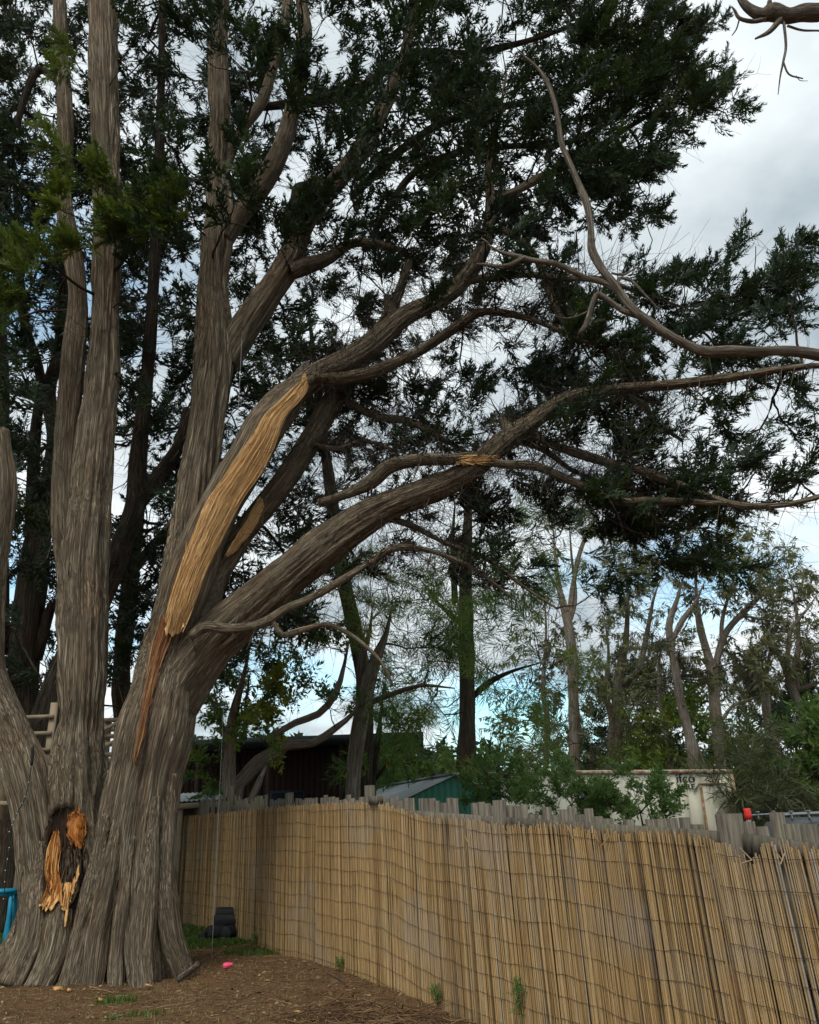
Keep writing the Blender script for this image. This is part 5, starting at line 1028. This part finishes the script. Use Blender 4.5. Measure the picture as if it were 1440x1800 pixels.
p = ground(400,1703); gg=Geo(); d=unit(np.array([1,.25,.12])); c=p+np.array([0,0,.035])
tube(gg,np.array([[*(c-d*.055),.012],[*(c-d*.05),.028],[*(c-d*.02),.033],[*(c+d*.02),.029],[*(c+d*.035),.02],[*(c+d*.045),.024],[*(c+d*.06),.014]]),16,.01); tag(gg.build('pink_toy',M['pink'],None,True),'small bright pink plastic toy lying on the needle litter','toy')
def stickobj(name,pts,mat_,lab,cat,ns=10,grp=None):
    gg=Geo(); P=[]
    for x,y,r,z in pts: q=ground(x,y); P.append([q[0],q[1],q[2]+z,r])
    tube(gg,np.array(P),ns,.04,bark_disp(.01,.1)); return tag(gg.build(name,M[mat_],None,True),lab,cat,grp)
stickobj('wood_offcut',[(313,1727,.03,.03),(330,1720,.032,.06),(348,1712,.03,.1)],'deadwood','grey split offcut lying against the root at the trunk foot','wood')
stickobj('fallen_branch',[(303,1658,.03,.03),(318,1650,.035,.05),(333,1648,.02,.04)],'deadwood','pale fallen branch lying in the grass behind the trunk','branch')
stickobj('fallen_branch',[(362,1650,.02,.02),(380,1650,.02,.03),(395,1653,.015,.02)],'deadwood','thin pale branch lying in front of the charred logs','branch')
stickobj('fallen_branch',[(572,1712,.006,.01),(590,1722,.006,.03),(612,1737,.005,.01)],'deadwood','long thin pale twig lying near the bamboo foot','branch',6)
for (x,y,lab) in [(101,1742,'tan wood chip at the very foot of the trunk'),(121,1744,'pale orange wood chip beside the trunk foot'),(50,1735,'dark red wood chip under the left root'),(262,1737,'reddish bark chip under the right root'),(178,1762,'orange wood chip beside the small grass tuft'),(525,1785,'rusty brown chip near the twig heap')]:
    q=ground(x,y); gg=Geo(); a_=rng.uniform(0,3); Rz=np.array([[math.cos(a_),-math.sin(a_),0],[math.sin(a_),math.cos(a_),0],[0,0,1]]); Rt=np.array([[1,0,0],[0,.9,-.43],[0,.43,.9]])
    n=9; th=np.arange(n)/n*6.283; r=rng.uniform(.6,1.2,n); v=np.vstack([np.column_stack([np.cos(th)*r*.055,np.sin(th)*r*.03,th*0+.008+rng.normal(0,.004,n)]),np.column_stack([np.cos(th)*r*.05,np.sin(th)*r*.026,th*0-.01]),[[0,0,.012],[0,0,-.012]]])@(Rz@Rt).T+q+[0,0,.022]; k=np.arange(n); kn=(k+1)%n
    gg.add(v,[np.stack([k,kn,kn+n,k+n],-1)[:,::-1],np.stack([np.full(n,2*n),k,kn],-1),np.stack([np.full(n,2*n+1),kn+n,k+n],-1)],.2 if 'dark' in lab or 'reddish' in lab or 'rusty' in lab else .85); tag(gg.build('wood_chip',M['orange' if 'orange' in lab or 'tan' in lab else 'torn']),lab,'wood chip','wood chips on the ground')
# litter, dry thatch and grass
def scatter(n, cond=None):
    xs = rng.uniform(-9,2.6,n*2); ys = 7.0+rng.power(.9,n*2)*0+rng.uniform(0,1,n*2)**1.5*8.5; px,py,_=proj(np.column_stack([xs,ys,gz(xs,ys)])); m=(px>-120)&(px<1000)
    s = ((np.column_stack([xs,ys])-FC)@np.array([-FD[1],FD[0]])*fn_sign); m&= s<-.02; return np.column_stack([xs,ys])[m][:n]
def gzn(X,Y): return gz(X,Y)+(vnoise(X*1.3,Y*1.3,grd)-.5)*.05+(vnoise(X*5,Y*5,grd)-.5)*.022
XY=scatter(15000); n=len(XY); a_=rng.uniform(0,6.28,n); l_=rng.uniform(.015,.06,n)*np.where(rng.random(n)<.06,2.6,1); z=gzn(XY[:,0],XY[:,1])+rng.uniform(.002,.016,n)
d=np.column_stack([np.cos(a_),np.sin(a_),rng.normal(0,.18,n)]); c=np.column_stack([XY,z]); t=np.array([-1,0,1.])
t=np.array([-1,1.]); P=c[:,None]+d[:,None]*(l_[:,None]*t)[...,None]
gg=Geo(); btubes(gg,P,rng.uniform(.0012,.0035,n)[:,None]*np.array([1,.6]),3,np.clip(rng.beta(1.6,2.0,n),0,1)); o=gg.build('needle_litter',M['litter']); tag(o,'brown dead needles and fine twigs littering the ground','litter'); kind(o,'stuff')
XY=scatter(900); n=len(XY); a_=rng.uniform(0,6.28,n); z=gzn(XY[:,0],XY[:,1])+.008; l_=rng.uniform(.012,.045,n); d=np.column_stack([np.cos(a_),np.sin(a_),rng.normal(0,.25,n)])*l_[:,None]; e_=np.column_stack([-np.sin(a_),np.cos(a_),rng.normal(0,.25,n)])*(l_*rng.uniform(.25,.6,n))[:,None]; c=np.column_stack([XY,z])
gg=Geo(); V=np.stack([c-d,c+e_*.8,c+d*1.1,c-e_,c+[0,0,.012]],1).reshape(-1,3); i_=(np.arange(n)*5)[:,None]; gg.add(V,[i_+np.array([[0,3,4]]),i_+np.array([[3,2,4]]),i_+np.array([[2,1,4]]),i_+np.array([[1,0,4]])],np.repeat(rng.beta(2,2,n),5)); o=gg.build('bark_scraps',M['litter']); tag(o,'small scraps of bark and cones strewn over the needle litter','bark scraps'); kind(o,'stuff')
XY=scatter(160); n=len(XY); a_=rng.uniform(0,6.28,n); l_=rng.uniform(.06,.22,n); t=np.linspace(-1,1,5); d=np.column_stack([np.cos(a_),np.sin(a_),0*a_]); P=np.column_stack([XY,0*a_])[:,None]+d[:,None]*(l_[:,None]*t)[...,None]+np.cumsum(rng.normal(0,.008,(n,5,3)),1); P[:,:,2]=gzn(P[:,:,0],P[:,:,1])+.008+rng.uniform(0,.01,(n,5))
gg=Geo(); btubes(gg,P,rng.uniform(.002,.006,n)[:,None]*np.linspace(1,.5,5),4,rng.beta(2,1.6,n)); o=gg.build('fallen_twigs',M['litter']); tag(o,'loose fallen twigs scattered over the yard','twigs'); kind(o,'stuff')
def blades(XY,h,tint,nm,lab):
    n=len(XY); a_=rng.uniform(0,6.28,n); bend=rng.uniform(.2,.9,n); z=gzn(XY[:,0],XY[:,1])-.004; B=np.column_stack([XY,z]); d=np.column_stack([np.cos(a_),np.sin(a_),0*a_]); sd=np.column_stack([-np.sin(a_),np.cos(a_),0*a_])*rng.uniform(.0025,.005,n)[:,None]
    m=B+d*(h*bend*.35)[:,None]+np.array([0,0,1])*(h*.62)[:,None]; tp=B+d*(h*bend)[:,None]+np.array([0,0,1])*(h*(1-.25*bend))[:,None]
    V=np.stack([B-sd,B+sd,m+sd*.8,m-sd*.8,tp],1).reshape(-1,3); i=(np.arange(n)*5)[:,None]
    gg=Geo(); gg.add(V,[i+np.array([[0,1,2,3]]),i+np.array([[3,2,4]])],np.repeat(tint,5)); o=gg.build(nm,M['grass']); tag(o,lab,'grass'); kind(o,'stuff')
Gs=[]
for c,a,b_,k in GRASS:
    n=int(3600*a*b_*k*2.2)+40; th=rng.uniform(0,6.28,n); r=np.sqrt(rng.random(n)); Gs.append(np.column_stack([c[0]+a*r*np.cos(th),c[1]+b_*r*np.sin(th)]))
Gs=np.vstack(Gs); s=((Gs-FC)@np.array([-FD[1],FD[0]])*fn_sign); Gs=Gs[s<-.03]; blades(Gs,rng.uniform(.03,.085,len(Gs)),np.clip(.3+.2*rng.normal(size=len(Gs)),0,.8),'grass','short green grass in patches by the trunk and the corner of the screen')
XY=scatter(9000); blades(XY,rng.uniform(.012,.045,len(XY)),np.clip(.9+.1*rng.normal(size=len(XY)),.5,1),'dry_grass','dry tan grass thatch across the yard')
# twig heap
q=ground(690,1792); n=300; th=rng.uniform(0,6.28,n); r=np.sqrt(rng.random(n)); X=q[0]-.15+.75*r*np.cos(th)*1.1; Y=q[1]-.05+.45*r*np.sin(th); a_=rng.normal(.5,1.2,n); l_=rng.uniform(.05,.3,n); z=gzn(X,Y)+rng.uniform(.01,.09,n)*(1-r*.6)
s=((np.column_stack([X,Y])-FC)@np.array([-FD[1],FD[0]])*fn_sign); ok=s<-.06; d=np.column_stack([np.cos(a_),np.sin(a_),rng.normal(0,.16,n)]); t=np.linspace(-1,1,5)
P=np.column_stack([X,Y,z])[:,None]+d[:,None]*(l_[:,None]*t)[...,None]+np.cumsum(rng.normal(0,.012,(n,5,3)),1); P[:,:,2]=np.maximum(P[:,:,2],gzn(P[:,:,0],P[:,:,1])+.004)
sP=((P[...,:2]-FC)@np.array([-FD[1],FD[0]])*fn_sign).max(1); ok&=sP<-.02
gg=Geo(); btubes(gg,P[ok],rng.uniform(.0025,.007,ok.sum())[:,None]*np.linspace(1,.4,5),4,rng.uniform(.1,.7,ok.sum())); o=gg.build('twig_heap',M['litter']); tag(o,'heap of dead grey twigs lying at the foot of the bamboo','twigs'); kind(o,'stuff')
# seedlings at the screen foot
for (x,y,h,lab) in [(898,1770,.34,'thin green weed climbing the bamboo in the nearer stretch'),(762,1752,.14,'small green weed at the foot of the bamboo by the twig heap'),(603,1698,.13,'tiny green weed at the bamboo foot further along'),(462,1668,.12,'tiny green weed near the screen corner')]:
    sp=s_of_px(x); p=fpos(np.array([sp]))[0]-fnorm(np.array([sp]))[0]*fn_sign*.05; z0=float(gzn(p[0],p[1])); zm=float(at(x,y,p[1])[2])
    root=empty('weed',(p[0],p[1],z0),lab,'weed','weeds at the bamboo foot'); top_=max(zm+h*.5,z0+h); P=np.array([[p[0],p[1],z0-.02,.004],[p[0]+.02,p[1]-.01,(z0+top_)/2,.003],[p[0]-.01,p[1],top_,.002]]); gg=Geo(); tube(gg,P,5,.05); gg.build('stem',M['twig'],root)
    k=int(14+h*40); t=rng.uniform(.45 if h>.3 else .2,1,k); pos=np.column_stack([p[0]+rng.normal(0,.015,k),p[1]-.01+rng.normal(0,.01,k),z0+(top_-z0)*t]); gg=Geo(); place(gg,TSHR,pos,rng.normal(0,1,(k,3))+[0,0,.8],rng.normal(0,1,(k,3))+[0,-.5,.5],np.full(k,.07),np.full(k,.55)); kind(gg.build('leaves',M['shrubleaf'],root),'stuff')
